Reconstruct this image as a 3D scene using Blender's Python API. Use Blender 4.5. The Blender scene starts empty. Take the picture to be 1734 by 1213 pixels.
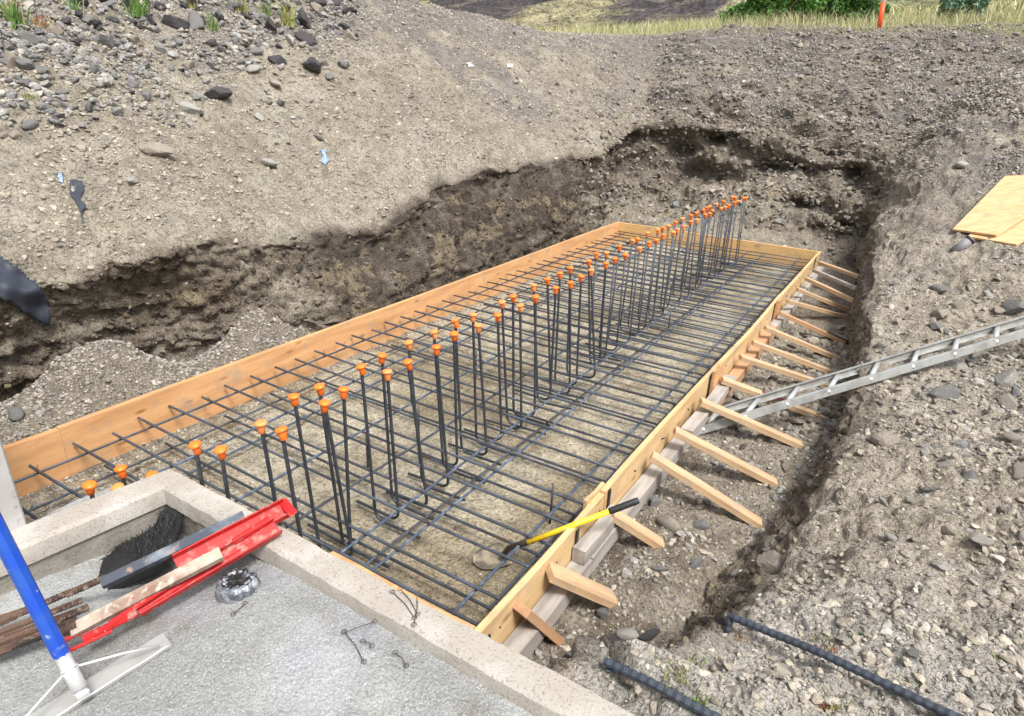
import bpy, bmesh, math, random
import numpy as np
from mathutils import Vector, Matrix
from mathutils.bvhtree import BVHTree

random.seed(7); rng = np.random.default_rng(7)
S = bpy.context.scene
C = S.collection

# ------------------------------------------------------------------ camera
F_PX, YAW, PITCH, ROLL = 1107.861, -0.552, 0.400, 0.036
CAM = np.array([3.565, -1.433, 2.043])
def cam_axes():
    cy, sy, cp, sp = math.cos(YAW), math.sin(YAW), math.cos(PITCH), math.sin(PITCH)
    f = np.array([sy*cp, cy*cp, -sp]); r = np.array([cy, -sy, 0.0]); u = np.cross(r, f)
    cr, sr = math.cos(ROLL), math.sin(ROLL)
    return cr*r + sr*u, -sr*r + cr*u, f
AR, AU, AF = cam_axes()
cd = bpy.data.cameras.new('camera'); cam = bpy.data.objects.new('camera', cd); C.objects.link(cam)
cam.matrix_world = Matrix(((AR[0], AU[0], -AF[0], CAM[0]), (AR[1], AU[1], -AF[1], CAM[1]), (AR[2], AU[2], -AF[2], CAM[2]), (0, 0, 0, 1)))
cd.sensor_width = 36.0; cd.lens = F_PX/1734*36.0; cd.clip_start = 0.02; cd.clip_end = 3000
S.camera = cam

# ------------------------------------------------------------------ light
SUN_EL, SUN_AZ = 56.0, 118.0       # azimuth clockwise from +Y
w = bpy.data.worlds.new('World'); S.world = w; w.use_nodes = True
nt = w.node_tree; bg = nt.nodes['Background']
sky = nt.nodes.new('ShaderNodeTexSky'); sky.sky_type = 'NISHITA'; sky.sun_disc = False
sky.sun_elevation = math.radians(SUN_EL); sky.sun_rotation = math.radians(SUN_AZ)
sky.dust_density = 4.0; sky.ozone_density = 1.0; sky.air_density = 1.0
hs = nt.nodes.new('ShaderNodeHueSaturation'); hs.inputs['Saturation'].default_value = 0.22
nt.links.new(sky.outputs[0], hs.inputs['Color']); nt.links.new(hs.outputs[0], bg.inputs[0])
bg.inputs[1].default_value = 0.125
sd = bpy.data.lights.new('sun', 'SUN'); sd.energy = 2.2; sd.angle = math.radians(14); sd.color = (1.0, 0.965, 0.915)
sun = bpy.data.objects.new('sun', sd); C.objects.link(sun)
a, e = math.radians(SUN_AZ), math.radians(SUN_EL)
sdir = Vector((math.sin(a)*math.cos(e), math.cos(a)*math.cos(e), math.sin(e)))
sun.rotation_euler = sdir.to_track_quat('Z', 'Y').to_euler(); sun.location = (5, -5, 12)
S.view_settings.view_transform = 'Standard'; S.view_settings.look = 'None'
S.view_settings.exposure = 1.0; S.view_settings.gamma = 1.0

# ------------------------------------------------------------------ pixel -> point helpers (survey of the site)
def ray(x, y):
    d = AF + (x-867)/F_PX*AR - (y-606.5)/F_PX*AU
    return d
def at_z(x, y, z):
    d = ray(x, y); return Vector(CAM + (z-CAM[2])/d[2]*d)
def at_x(x, y, X):
    d = ray(x, y); return Vector(CAM + (X-CAM[0])/d[0]*d)
def at_y(x, y, Y):
    d = ray(x, y); return Vector(CAM + (Y-CAM[1])/d[1]*d)
def project(P):
    d = np.asarray(P) - CAM; z = d@AF
    return 867+F_PX*(d@AR)/z, 606.5-F_PX*(d@AU)/z, z

# ------------------------------------------------------------------ numpy noise
def _h(i, j, k, s):
    n = (i*374761393 + j*668265263 + k*2147483647 + s*974634777) & 0xFFFFFFFF
    n = ((n ^ (n >> 13))*1274126177) & 0xFFFFFFFF
    n = ((n ^ (n >> 16))*2246822519) & 0xFFFFFFFF
    return ((n ^ (n >> 15)) & 0xFFFFFF)/float(0xFFFFFF)
def noise(P, f=1.0, s=0):
    Q = np.asarray(P)*f; I = np.floor(Q).astype(np.int64); t = Q-I; t = t*t*t*(t*(t*6-15)+10)
    r = 0
    for a_ in (0, 1):
        for b_ in (0, 1):
            for c_ in (0, 1):
                wgt = (t[..., 0] if a_ else 1-t[..., 0])*(t[..., 1] if b_ else 1-t[..., 1])*(t[..., 2] if c_ else 1-t[..., 2])
                r = r + wgt*_h(I[..., 0]+a_, I[..., 1]+b_, I[..., 2]+c_, s)
    return r*2-1
def fbm(P, f=1.0, o=4, s=0, g=0.5):
    r = 0; am = 1; t = 0
    for i in range(o):
        r = r + am*noise(P, f*2.03**i, s+i*17); t += am; am *= g
    return r/t
def ridge(P, f=1.0, o=4, s=0):
    r = 0; am = 1; t = 0
    for i in range(o):
        r = r + am*(1-2*np.abs(noise(P, f*2.1**i, s+i*13))); t += am; am *= .5
    return r/t
def worley(P, f=1.0, s=0):
    Q = np.asarray(P)*f; I = np.floor(Q).astype(np.int64); best = np.full(Q.shape[:-1], 9.0); sec = best.copy()
    for a_ in (-1, 0, 1):
        for b_ in (-1, 0, 1):
            for c_ in (-1, 0, 1):
                J = I+np.array([a_, b_, c_])
                d = 0
                for k in range(3):
                    c = J[..., k]+_h(J[..., 0], J[..., 1], J[..., 2], s+k*31)
                    d = d+(Q[..., k]-c)**2
                sec = np.where(d < best, best, np.minimum(sec, d)); best = np.minimum(best, d)
    return np.sqrt(best), np.sqrt(sec)
def sm(x, a, b):
    t = np.clip((x-a)/(b-a), 0, 1); return t*t*(3-2*t)

# ------------------------------------------------------------------ object helpers
def tag(o, label=None, cat=None, group=None, kind=None):
    if label: o['label'] = label
    if cat: o['category'] = cat
    if group: o['group'] = group
    if kind: o['kind'] = kind
    return o
def empty(name, loc, label, cat, group=None):
    o = bpy.data.objects.new(name, None); C.objects.link(o); o.location = loc; o.empty_display_size = .05
    return tag(o, label, cat, group)
def link(name, me, parent=None):
    o = bpy.data.objects.new(name, me); C.objects.link(o)
    if parent: o.parent = parent; 
    return o
def wmesh(name, V, Fc, m, parent=None, smooth=False, origin=None):
    """mesh from world-space vertices; its origin goes to `origin` (or the parent's location)"""
    V = np.asarray(V, float)
    if parent is not None: origin = Vector(parent.location)
    if origin is None: origin = Vector((V[:, 0].mean(), V[:, 1].mean(), V[:, 2].min()))
    V = V-np.array(origin)
    me = bpy.data.meshes.new(name); me.from_pydata(V.tolist(), [], [list(map(int, f)) for f in Fc]); me.update()
    if smooth: me.polygons.foreach_set('use_smooth', [True]*len(me.polygons))
    if m: me.materials.append(m)
    o = bpy.data.objects.new(name, me); C.objects.link(o)
    if parent is not None: o.parent = parent
    else: o.location = origin
    return o
def bulk(name, V, Fq, m, col=None, smooth=True, nper=4):
    V = np.ascontiguousarray(V, dtype=np.float32); Fq = np.ascontiguousarray(Fq, dtype=np.int32)
    me = bpy.data.meshes.new(name); me.vertices.add(len(V)); me.vertices.foreach_set('co', V.ravel())
    n = len(Fq); me.loops.add(n*nper); me.loops.foreach_set('vertex_index', Fq.ravel())
    me.polygons.add(n); me.polygons.foreach_set('loop_start', np.arange(0, n*nper, nper, dtype=np.int32))
    try: me.polygons.foreach_set('loop_total', np.full(n, nper, dtype=np.int32))
    except Exception: pass
    me.update(calc_edges=True)
    me.polygons.foreach_set('use_smooth', np.full(n, smooth))
    if col is not None:
        at = me.attributes.new('Col', 'FLOAT_COLOR', 'POINT'); at.data.foreach_set('color', np.ascontiguousarray(col, dtype=np.float32).ravel())
    me.materials.append(m)
    return link(name, me)
class MB:
    def __init__(s): s.V = []; s.F = []
    def add(s, V, F):
        k = len(s.V); s.V += [tuple(v) for v in V]; s.F += [[i+k for i in f] for f in F]; return s
    def box(s, c, d, R=None, bev=0.0):
        """box centre c, dims d, optional 3x3 rotation R; chamfered edges"""
        bm = bmesh.new(); bmesh.ops.create_cube(bm, size=1)
        for v in bm.verts: v.co = Vector((v.co.x*d[0], v.co.y*d[1], v.co.z*d[2]))
        if bev > 0: bmesh.ops.bevel(bm, geom=bm.edges[:], offset=bev, segments=1, affect='EDGES')
        R = R or Matrix.Identity(3)
        bm.verts.index_update()
        s.add([R@v.co+Vector(c) for v in bm.verts], [[v.index for v in f.verts] for f in bm.faces]); bm.free(); return s
    def beam(s, p, q, w_, t, up=(0, 0, 1), bev=.002, nseg=1):
        p, q = Vector(p), Vector(q); d = (q-p); L = d.length; d.normalize()
        sd_ = d.cross(Vector(up)).normalized(); u = sd_.cross(d).normalized()
        R = Matrix((d, sd_, u)).transposed()
        return s.box((p+q)/2, (L, w_, t), R, bev)
    def tube(s, pts, r, seg=8, rib=0.0, pitch=.012, cap=True):
        pts = [Vector(p) for p in pts]
        if rib > 0:
            new = []; 
            for a_, b_ in zip(pts[:-1], pts[1:]):
                n = max(1, int((b_-a_).length/(pitch/2)))
                for i in range(n): new.append(a_.lerp(b_, i/n))
            new.append(pts[-1]); pts = new
        rings = []; d = (pts[1]-pts[0]).normalized()
        n0 = d.orthogonal().normalized()
        k0 = len(s.V)
        for i, p in enumerate(pts):
            if i == 0: t = pts[1]-pts[0]
            elif i == len(pts)-1: t = pts[-1]-pts[-2]
            else: t = pts[i+1]-pts[i-1]
            t.normalize(); n0 = (n0-t*n0.dot(t)).normalized(); b = t.cross(n0)
            rr = r*(1+(rib if (i % 2) else 0)) if rib else (r[i] if isinstance(r, (list, tuple)) else r)
            for k in range(seg):
                an = 2*math.pi*k/seg; s.V.append(tuple(p+(n0*math.cos(an)+b*math.sin(an))*rr))
        for i in range(len(pts)-1):
            for k in range(seg):
                a_ = k0+i*seg+k; b_ = k0+i*seg+(k+1) % seg
                s.F.append([a_, b_, b_+seg, a_+seg])
        if cap:
            s.F.append([k0+k for k in range(seg)][::-1]); e_ = k0+(len(pts)-1)*seg; s.F.append([e_+k for k in range(seg)])
        return s
    def lathe(s, prof, seg=16, M=None):
        k0 = len(s.V); M = M or Matrix.Identity(4)
        for r, z in prof:
            for k in range(seg):
                an = 2*math.pi*k/seg; s.V.append(tuple(M@Vector((r*math.cos(an), r*math.sin(an), z))))
        for i in range(len(prof)-1):
            for k in range(seg):
                a_ = k0+i*seg+k; b_ = k0+i*seg+(k+1) % seg; s.F.append([a_, b_, b_+seg, a_+seg])
        s.F.append([k0+k for k in range(seg)][::-1]); e_ = k0+(len(prof)-1)*seg; s.F.append([e_+k for k in range(seg)])
        return s
    def build(s, name, m, parent=None, smooth=False, origin=None): return wmesh(name, s.V, s.F, m, parent, smooth, origin)

# ------------------------------------------------------------------ materials
def mat(name, base=(.5, .5, .5), rough=.6, metal=0.0, noise_=(), bump=(), attr=False, spec=.5, stretch=None, coord='Object'):
    """noise_: list of (scale, colour, lo, hi, detail) mixed over base; bump: list of (scale, strength, dist)"""
    m = bpy.data.materials.new(name); m.use_nodes = True; n = m.node_tree; b = n.nodes['Principled BSDF']
    b.inputs['Roughness'].default_value = rough; b.inputs['Metallic'].default_value = metal
    b.inputs['Specular IOR Level'].default_value = spec
    tc = n.nodes.new('ShaderNodeTexCoord'); mp = n.nodes.new('ShaderNodeMapping')
    n.links.new(tc.outputs[coord], mp.inputs[0])
    if stretch: mp.inputs['Scale'].default_value = stretch
    if attr:
        at = n.nodes.new('ShaderNodeAttribute'); at.attribute_name = 'Col'; col = at.outputs['Color']
    else:
        rgb = n.nodes.new('ShaderNodeRGB'); rgb.outputs[0].default_value = (*base, 1); col = rgb.outputs[0]
    for (sc, cc, lo, hi, det) in noise_:
        t = n.nodes.new('ShaderNodeTexNoise'); t.inputs['Scale'].default_value = sc; t.inputs['Detail'].default_value = det
        n.links.new(mp.outputs[0], t.inputs['Vector'])
        mr = n.nodes.new('ShaderNodeMapRange'); mr.inputs['From Min'].default_value = lo; mr.inputs['From Max'].default_value = hi
        n.links.new(t.outputs['Fac'], mr.inputs[0])
        mx = n.nodes.new('ShaderNodeMix'); mx.data_type = 'RGBA'
        if len(cc) == 1: mx.blend_type = 'MULTIPLY'; cc = (cc[0],)*3
        n.links.new(mr.outputs[0], mx.inputs['Factor']); n.links.new(col, mx.inputs['A']); mx.inputs['B'].default_value = (*cc, 1)
        col = mx.outputs['Result']
    n.links.new(col, b.inputs['Base Color'])
    prev = None
    for (sc, st, ds) in bump:
        t = n.nodes.new('ShaderNodeTexNoise'); t.inputs['Scale'].default_value = sc; t.inputs['Detail'].default_value = 5
        n.links.new(mp.outputs[0], t.inputs['Vector'])
        bp = n.nodes.new('ShaderNodeBump'); bp.inputs['Strength'].default_value = st; bp.inputs['Distance'].default_value = ds
        n.links.new(t.outputs['Fac'], bp.inputs['Height'])
        if prev: n.links.new(prev.outputs[0], bp.inputs['Normal'])
        prev = bp
    if prev: n.links.new(prev.outputs[0], b.inputs['Normal'])
    m['n'] = 1
    return m
def soil_mat():
    m = mat('soil', attr=True, rough=.95, spec=.2,
            noise_=[(9, (.76,), .45, .62, 6), (45, (.58,), .5, .66, 6), (150, (.60,), .5, .62, 3)],
            bump=[(14, .9, .06), (50, 1.0, .025), (180, 1.0, .008)])
    n = m.node_tree; b = n.nodes['Principled BSDF']
    # wetness from attribute alpha drives gloss
    at = [x for x in n.nodes if x.type == 'ATTRIBUTE'][0]
    mr = n.nodes.new('ShaderNodeMapRange'); mr.inputs['To Min'].default_value = .95; mr.inputs['To Max'].default_value = .42
    n.links.new(at.outputs['Alpha'], mr.inputs[0]); n.links.new(mr.outputs[0], b.inputs['Roughness'])
    # pale grit
    tc = [x for x in n.nodes if x.type == 'TEX_COORD'][0]
    vo = n.nodes.new('ShaderNodeTexVoronoi'); vo.inputs['Scale'].default_value = 95
    n.links.new(tc.outputs['Object'], vo.inputs['Vector'])
    mr2 = n.nodes.new('ShaderNodeMapRange'); mr2.inputs['From Min'].default_value = .30; mr2.inputs['From Max'].default_value = .14
    n.links.new(vo.outputs['Distance'], mr2.inputs[0])
    sp = n.nodes.new('ShaderNodeSeparateColor'); n.links.new(vo.outputs['Color'], sp.inputs[0])
    gt = n.nodes.new('ShaderNodeMath'); gt.operation = 'GREATER_THAN'; gt.inputs[1].default_value = .78; n.links.new(sp.outputs[0], gt.inputs[0])
    mu = n.nodes.new('ShaderNodeMath'); mu.operation = 'MULTIPLY'; n.links.new(gt.outputs[0], mu.inputs[0]); n.links.new(mr2.outputs[0], mu.inputs[1])
    mu2 = n.nodes.new('ShaderNodeMath'); mu2.operation = 'MULTIPLY'; mu2.inputs[1].default_value = .28; n.links.new(mu.outputs[0], mu2.inputs[0])
    mx = n.nodes.new('ShaderNodeMix'); mx.data_type = 'RGBA'; mx.inputs['B'].default_value = (.42, .40, .36, 1)
    cur = b.inputs['Base Color'].links[0].from_socket
    n.links.new(mu2.outputs[0], mx.inputs['Factor']); n.links.new(cur, mx.inputs['A']); n.links.new(mx.outputs['Result'], b.inputs['Base Color'])
    return m
M = {}
M['soil'] = soil_mat()
M['stone'] = mat('stone', attr=True, rough=.85, spec=.3, noise_=[(35, (.7,), .45, .7, 5), (140, (.75,), .5, .65, 3)], bump=[(40, .4, .01), (160, .4, .004)])
def stone_mat(name, c): return mat(name, c, .85, spec=.3, noise_=[(14, tuple(min(1, x*1.45) for x in c), .5, .75, 5), (30, (.6,), .5, .7, 5), (140, (.75,), .5, .65, 3)], bump=[(30, .6, .012), (120, .5, .004)])
M['rock_grey'] = stone_mat('rock_grey', (.20, .196, .19))
M['rock_dark'] = stone_mat('rock_dark', (.075, .07, .074))
M['rock_tan'] = stone_mat('rock_tan', (.33, .29, .24))
M['rock_pale'] = stone_mat('rock_pale', (.36, .345, .315))
def wood(name, base, dark, stretch, knots=True):
    m = mat(name, base, .6, noise_=[(6, dark, .42, .68, 6), (30, tuple(x*.8 for x in base), .5, .75, 4)], bump=[(14, .15, .004)], stretch=stretch, spec=.3)
    n = m.node_tree; b = n.nodes['Principled BSDF']; tc = [x for x in n.nodes if x.type == 'TEX_COORD'][0]
    mp = n.nodes.new('ShaderNodeMapping'); mp.inputs['Scale'].default_value = [2.6*max(.35, min(1, s_)) for s_ in stretch]
    n.links.new(tc.outputs['Object'], mp.inputs[0])
    vo = n.nodes.new('ShaderNodeTexVoronoi'); vo.inputs['Scale'].default_value = 3.6; n.links.new(mp.outputs[0], vo.inputs['Vector'])
    mr = n.nodes.new('ShaderNodeMapRange'); mr.inputs['From Min'].default_value = .15; mr.inputs['From Max'].default_value = .05
    n.links.new(vo.outputs['Distance'], mr.inputs[0])
    mu = n.nodes.new('ShaderNodeMath'); mu.operation = 'MULTIPLY'; mu.inputs[1].default_value = .75 if knots else .0; n.links.new(mr.outputs[0], mu.inputs[0])
    mx = n.nodes.new('ShaderNodeMix'); mx.data_type = 'RGBA'; mx.inputs['B'].default_value = (base[0]*.38, base[1]*.26, base[2]*.2, 1)
    cur = b.inputs['Base Color'].links[0].from_socket
    n.links.new(mu.outputs[0], mx.inputs['Factor']); n.links.new(cur, mx.inputs['A']); n.links.new(mx.outputs['Result'], b.inputs['Base Color'])
    # mud splashes
    t = n.nodes.new('ShaderNodeTexNoise'); t.inputs['Scale'].default_value = 9; t.inputs['Detail'].default_value = 8; n.links.new(tc.outputs['Object'], t.inputs['Vector'])
    mr3 = n.nodes.new('ShaderNodeMapRange'); mr3.inputs['From Min'].default_value = .54; mr3.inputs['From Max'].default_value = .70; mr3.inputs['To Max'].default_value = .55
    n.links.new(t.outputs['Fac'], mr3.inputs[0])
    m3 = n.nodes.new('ShaderNodeMix'); m3.data_type = 'RGBA'; m3.inputs['B'].default_value = (.30, .25, .19, 1)
    n.links.new(mr3.outputs[0], m3.inputs['Factor']); n.links.new(mx.outputs['Result'], m3.inputs['A']); n.links.new(m3.outputs['Result'], b.inputs['Base Color'])
    return m
M['board_left'] = wood('orange_board', (.58, .325, .155), (.44, .225, .10), (3, .35, 3))
M['board_far'] = wood('amber_board', (.62, .40, .17), (.50, .30, .13), (.35, 3, 3))
M['board_right'] = wood('yellow_board', (.60, .42, .22), (.48, .31, .15), (3, .35, 3))
M['lumber'] = wood('lumber', (.52, .36, .215), (.38, .24, .14), (.6, 5, 5))
M['lumber_red'] = wood('reddish_lumber', (.46, .27, .15), (.36, .2, .11), (.6, 5, 5))
M['lumber_grey'] = wood('grey_lumber', (.38, .35, .32), (.22, .2, .185), (4, .5, 4), False)
M['plywood'] = wood('plywood', (.72, .46, .25), (.62, .36, .18), (1, 3, 1), False)
M['rebar'] = mat('rebar_steel', (.055, .06, .068), .5, .55, noise_=[(18, (.075, .085, .11), .45, .6, 4), (45, (.10, .06, .04), .62, .75, 5)], bump=[(200, .2, .002)])
M['mat_bar'] = mat('mat_bar_steel', (.062, .070, .085), .5, .35, noise_=[(6, (.10, .12, .16), .45, .62, 4), (11, (.13, .08, .05), .60, .72, 5), (30, (.12, .085, .06), .6, .75, 5)], bump=[(200, .2, .002)])
M['blue_bar'] = mat('blue_steel', (.075, .105, .16), .45, .4, noise_=[(18, (.17, .22, .30), .5, .65, 5), (40, (.13, .1, .08), .6, .75, 5)], bump=[(160, .2, .002)])
M['rebar_stock'] = mat('rebar_stock', (.05, .06, .078), .55, .3, noise_=[(8, (.085, .105, .14), .5, .7, 4), (30, (.24, .19, .15), .62, .75, 5)])
M['cap'] = mat('orange_plastic', (.95, .19, .02), .42, noise_=[(30, (.80, .15, .02), .5, .7, 3)])
M['cap_faded'] = mat('faded_orange_plastic', (.85, .25, .06), .6, noise_=[(60, (.6, .3, .15), .5, .7, 4)])
M['conc_damp'] = mat('damp_concrete', (.19, .175, .15), .9, noise_=[(5, (.26, .24, .21), .45, .65, 5), (16, (.11, .10, .085), .55, .8, 6), (130, (.55,), .55, .72, 3)], bump=[(35, .5, .01), (160, .6, .004)])
M['conc'] = mat('old_concrete', (.33, .30, .26), .9, noise_=[(5, (.41, .385, .345), .45, .65, 5), (14, (.30, .27, .23), .55, .8, 6), (130, (.55,), .55, .72, 3)], bump=[(35, .35, .01), (160, .5, .004)])
M['slab'] = mat('rough_slab', (.225, .228, .222), .95, noise_=[(2.2, (.33, .34, .335), .42, .6, 5), (5, (.17, .15, .125), .56, .72, 5), (1.6, (.25, .255, .29), .5, .65, 6), (120, (.74,), .46, .64, 4), (260, (.50, .50, .49), .55, .75, 2)], bump=[(12, .4, .03), (110, .9, .008)])
M['panel'] = mat('grey_panel', (.34, .33, .32), .85, noise_=[(4, (.42, .41, .4), .45, .6, 5), (60, (.7,), .6, .72, 4)], bump=[(60, .25, .004)])
M['alu'] = mat('aluminium', (.42, .43, .42), .5, .55, noise_=[(12, (.30, .29, .27), .45, .7, 6), (60, (.5,), .62, .75, 4)])
M['alu_dark'] = mat('scuffed_aluminium', (.40, .395, .38), .55, .3, noise_=[(12, (.32, .31, .29), .45, .7, 6)])
M['alu_white'] = mat('bright_aluminium', (.72, .73, .73), .35, .6)
M['blue'] = mat('blue_pole', (.008, .06, .42), .42, .1, noise_=[(10, (.02, .09, .36), .5, .7, 5), (35, (.22, .28, .38), .64, .74, 6)])
M['yellow'] = mat('yellow_fibreglass', (.80, .55, .02), .45, noise_=[(25, (.5, .36, .10), .55, .72, 6)])
M['black'] = mat('black_rubber', (.02, .02, .022), .55)
M['red'] = mat('red_paint', (.50, .016, .016), .55, noise_=[(14, (.36, .012, .012), .45, .7, 5), (28, (.36, .16, .13), .56, .70, 7), (120, (.5, .36, .30), .68, .74, 4)])
M['rust'] = mat('rusty_steel', (.14, .085, .06), .8, .3, noise_=[(14, (.07, .04, .035), .4, .6, 5), (45, (.32, .25, .2), .55, .7, 5)], bump=[(90, .5, .004)])
M['rust_grey'] = mat('concrete_caked_steel', (.36, .31, .25), .85, .1, noise_=[(9, (.20, .12, .09), .45, .62, 6), (50, (.42, .38, .32), .5, .7, 5)], bump=[(60, .4, .004)])
M['steel_blue'] = mat('worn_blue_steel', (.04, .05, .068), .6, .15, noise_=[(10, (.16, .19, .23), .5, .66, 6), (22, (.30, .2, .13), .58, .7, 6)], bump=[(70, .2, .003)])
M['dark_steel'] = mat('dark_steel', (.03, .028, .028), .6, .4)
M['wire'] = mat('tie_wire', (.10, .08, .07), .6, .5)
M['foil'] = mat('foil', (.30, .32, .36), .40, .45, noise_=[(30, (.12, .13, .15), .45, .6, 5)], bump=[(60, .7, .01)])
M['bl_plastic'] = mat('black_plastic', (.028, .034, .048), .5, noise_=[(5, (.06, .075, .10), .50, .75, 6)], bump=[(9, .3, .02)])
M['blue_scrap'] = mat('blue_plastic', (.16, .24, .36), .5, noise_=[(50, (.3, .38, .5), .5, .6, 3)])
M['grey_scrap'] = mat('pale_plastic', (.42, .45, .48), .5)
M['bristle'] = mat('black_bristle', (.012, .012, .013), .6)
M['pvc'] = mat('grey_pipe', (.20, .195, .20), .6)
M['delin'] = mat('delineator_orange', (.85, .09, .02), .5)
M['white'] = mat('white_band', (.8, .8, .8), .4)
M['leaf'] = mat('leaf', attr=True, rough=.6, spec=.3)
M['bark'] = mat('bark', (.10, .08, .06), .9)

# ------------------------------------------------------------------ terrain: a lofted sheet round the excavation
# each station: floor, toe, mid, undercut, brink, slope 1, slope 2, rim, beyond, far
ST = []
def st(fl, toe, mid, mid2, br, s1, s2, rim, bey=None, far=None, zone=(0, 0, 0)):
    rim = np.array(rim, float); s2_ = np.array(s2, float)
    d = rim-np.array(toe, float); d[2] = 0; d /= np.linalg.norm(d)
    if bey is None: bey = rim+d*6+np.array([0, 0, 1.0])
    if far is None: far = rim+d*45+np.array([0, 0, 6.5])
    ST.append((np.array([fl, toe, mid, mid2, br, s1, s2_, rim, bey, far], float), zone))
# right side going away from the camera  (zone = left, far, right weights)
Rz = (0, 0, 1); Fz = (0, 1, 0); Lz = (1, 0, 0)
st((1.3, -3.2, 0), (2.7, -3, 0), (2.9, -3, .2), (2.95, -3, .35), (3.2, -3, .35), (4, -3, .35), (5, -3, .45), (7, -3.5, .7), (11, -5, .9), (45, -20, 2.5), zone=Rz)
st((1.3, -.5, 0), (2.80, -.30, 0), (2.9, -.3, .25), (2.95, -.30, .42), (3.02, -.30, .57), (3.5, -.33, .61), (4.4, -.4, .58), (6, -.8, .7), (10, -2, 1.0), (60, -12, 3), zone=Rz)
st((1.3, .0, 0), (3.05, .04, 0), (3.10, -.04, .2), (3.12, -.08, .40), (3.17, -.13, .57), (3.5, -.08, .60), (4.3, -.1, .64), (6, -.1, .8), (10, 0, 1.2), (60, -2, 4), zone=Rz)
st((1.3, .3, 0), (3.14, .24, 0), (3.2, .18, .18), (3.23, .15, .38), (3.31, .11, .56), (3.6, .10, .61), (4.3, .1, .65), (6, .2, .9), (10, .4, 1.4), (60, 2, 4.5), zone=Rz)
st((1.3, .6, 0), (3.12, .62, .0), (3.2, .6, .10), (3.27, .58, .2), (3.37, .55, .36), (3.65, .5, .55), (4.3, .4, .66), (6, .6, 1.0), (10, 1, 1.6), (60, 6, 5), zone=Rz)
st((1.3, 1.1, 0), (3.16, 1.05, 0), (3.24, 1.05, .08), (3.3, 1.04, .15), (3.4, 1.02, .25), (3.7, .98, .43), (4.3, 1.0, .6), (6, 1.4, 1.1), (10, 2, 1.9), (60, 14, 6), zone=Rz)
st((1.3, 1.6, 0), (3.26, 1.6, 0), (3.33, 1.6, .12), (3.38, 1.6, .18), (3.44, 1.6, .27), (3.75, 1.6, .36), (4.3, 1.8, .52), (6, 2.3, 1.15), (10, 3.5, 2.1), (60, 20, 7), zone=Rz)
st((1.3, 2.3, 0), (3.40, 2.3, 0), (3.43, 2.3, .12), (3.44, 2.3, .22), (3.5, 2.3, .30), (3.8, 2.35, .38), (4.4, 2.6, .52), (6.2, 3.2, 1.25), (10, 5, 2.3), (60, 30, 8), zone=Rz)
st((1.3, 3.2, 0), (3.43, 3.2, 0), (3.43, 3.2, .16), (3.44, 3.2, .28), (3.48, 3.2, .38), (3.8, 3.3, .40), (4.4, 3.5, .50), (6.4, 4.2, 1.35), (10, 6, 2.5), (60, 38, 9), zone=Rz)
st((1.3, 4.2, 0), (3.30, 4.4, 0), (3.30, 4.4, .2), (3.31, 4.4, .36), (3.36, 4.4, .48), (3.7, 4.5, .56), (4.4, 4.7, .68), (6.5, 5.6, 1.6), (10, 8, 2.8), (60, 48, 9.5), zone=Rz)
st((1.3, 5.2, 0), (3.12, 6.2, 0), (3.12, 6.2, .28), (3.14, 6.2, .48), (3.18, 6.2, .62), (3.55, 6.3, .86), (4.4, 6.6, 1.22), (6.6, 8, 2.5), (10, 11, 3.4), (55, 60, 11), zone=Rz)
st((1.3, 5.8, 0), (3.0, 7.7, 0), (3.02, 7.8, .35), (3.02, 7.8, .6), (3.08, 7.85, .85), (3.5, 8.1, 1.46), (4.4, 8.6, 2.02), (6.5, 10.2, 3.05), (9.5, 14, 3.7), (45, 70, 12), zone=(0, .3, .7))
st((1.3, 6.1, 0), (2.72, 7.7, .08), (2.80, 8.2, .45), (2.90, 8.7, .85), (3.0, 9.15, 1.27), (3.2, 9.9, 1.62), (3.7, 11.4, 2.2), (5.2, 12.8, 3.05), (7, 17, 3.45), (30, 75, 10.6), zone=(0, .8, .2))
st((1.3, 6.3, 0), (2.1, 8.0, .12), (2.35, 8.75, .92), (2.35, 9.25, .98), (2.38, 9.35, 1.32), (2.5, 10.1, 1.78), (2.7, 11.5, 2.35), (3.1, 13.2, 3.12), (4, 18, 3.5), (14, 75, 9.9), zone=Fz)
st((1.3, 6.4, 0), (1.2, 7.8, .15), (1.5, 8.75, .74), (1.5, 9.4, .86), (1.5, 9.5, 1.33), (1.5, 10.2, 1.75), (1.5, 11.6, 2.35), (1.5, 13.3, 3.12), (1.5, 18, 3.5), (0, 75, 9.3), zone=Fz)
st((1.3, 6.4, 0), (.5, 7.8, .18), (.6, 8.8, .56), (.55, 9.5, .78), (.5, 9.55, 1.42), (.4, 10.3, 1.88), (.3, 11.7, 2.45), (.2, 13.3, 3.12), (-.5, 18, 3.5), (-14, 75, 8.5), zone=Fz)
st((1.3, 6.3, 0), (-.2, 7.9, .22), (-.2, 9.0, .45), (-.3, 9.5, .9), (-.3, 9.5, 1.52), (-.5, 10.2, 1.98), (-.8, 11.5, 2.5), (-1.1, 13.0, 3.1), (-2.5, 18, 3.5), (-30, 75, 7.4), zone=(.2, .8, 0))
st((1.3, 6.1, 0), (-.5, 7.9, .2), (-.72, 8.6, .6), (-.78, 8.95, 1.1), (-.64, 8.95, 1.46), (-1.15, 10.2, 1.86), (-1.75, 11.6, 2.36), (-2.4, 12.9, 3.0), (-5, 17, 3.3), (-45, 65, 6.2), zone=(.6, .4, 0))
st((1.3, 5.8, 0), (-.45, 7.4, .04), (-.58, 7.5, .55), (-.66, 7.6, 1.1), (-.60, 7.7, 1.13), (-1.3, 8.2, 1.88), (-2.0, 8.7, 2.46), (-2.9, 9.8, 2.86), (-7, 13, 3.15), (-60, 45, 5.4), zone=(.9, .1, 0))
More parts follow.
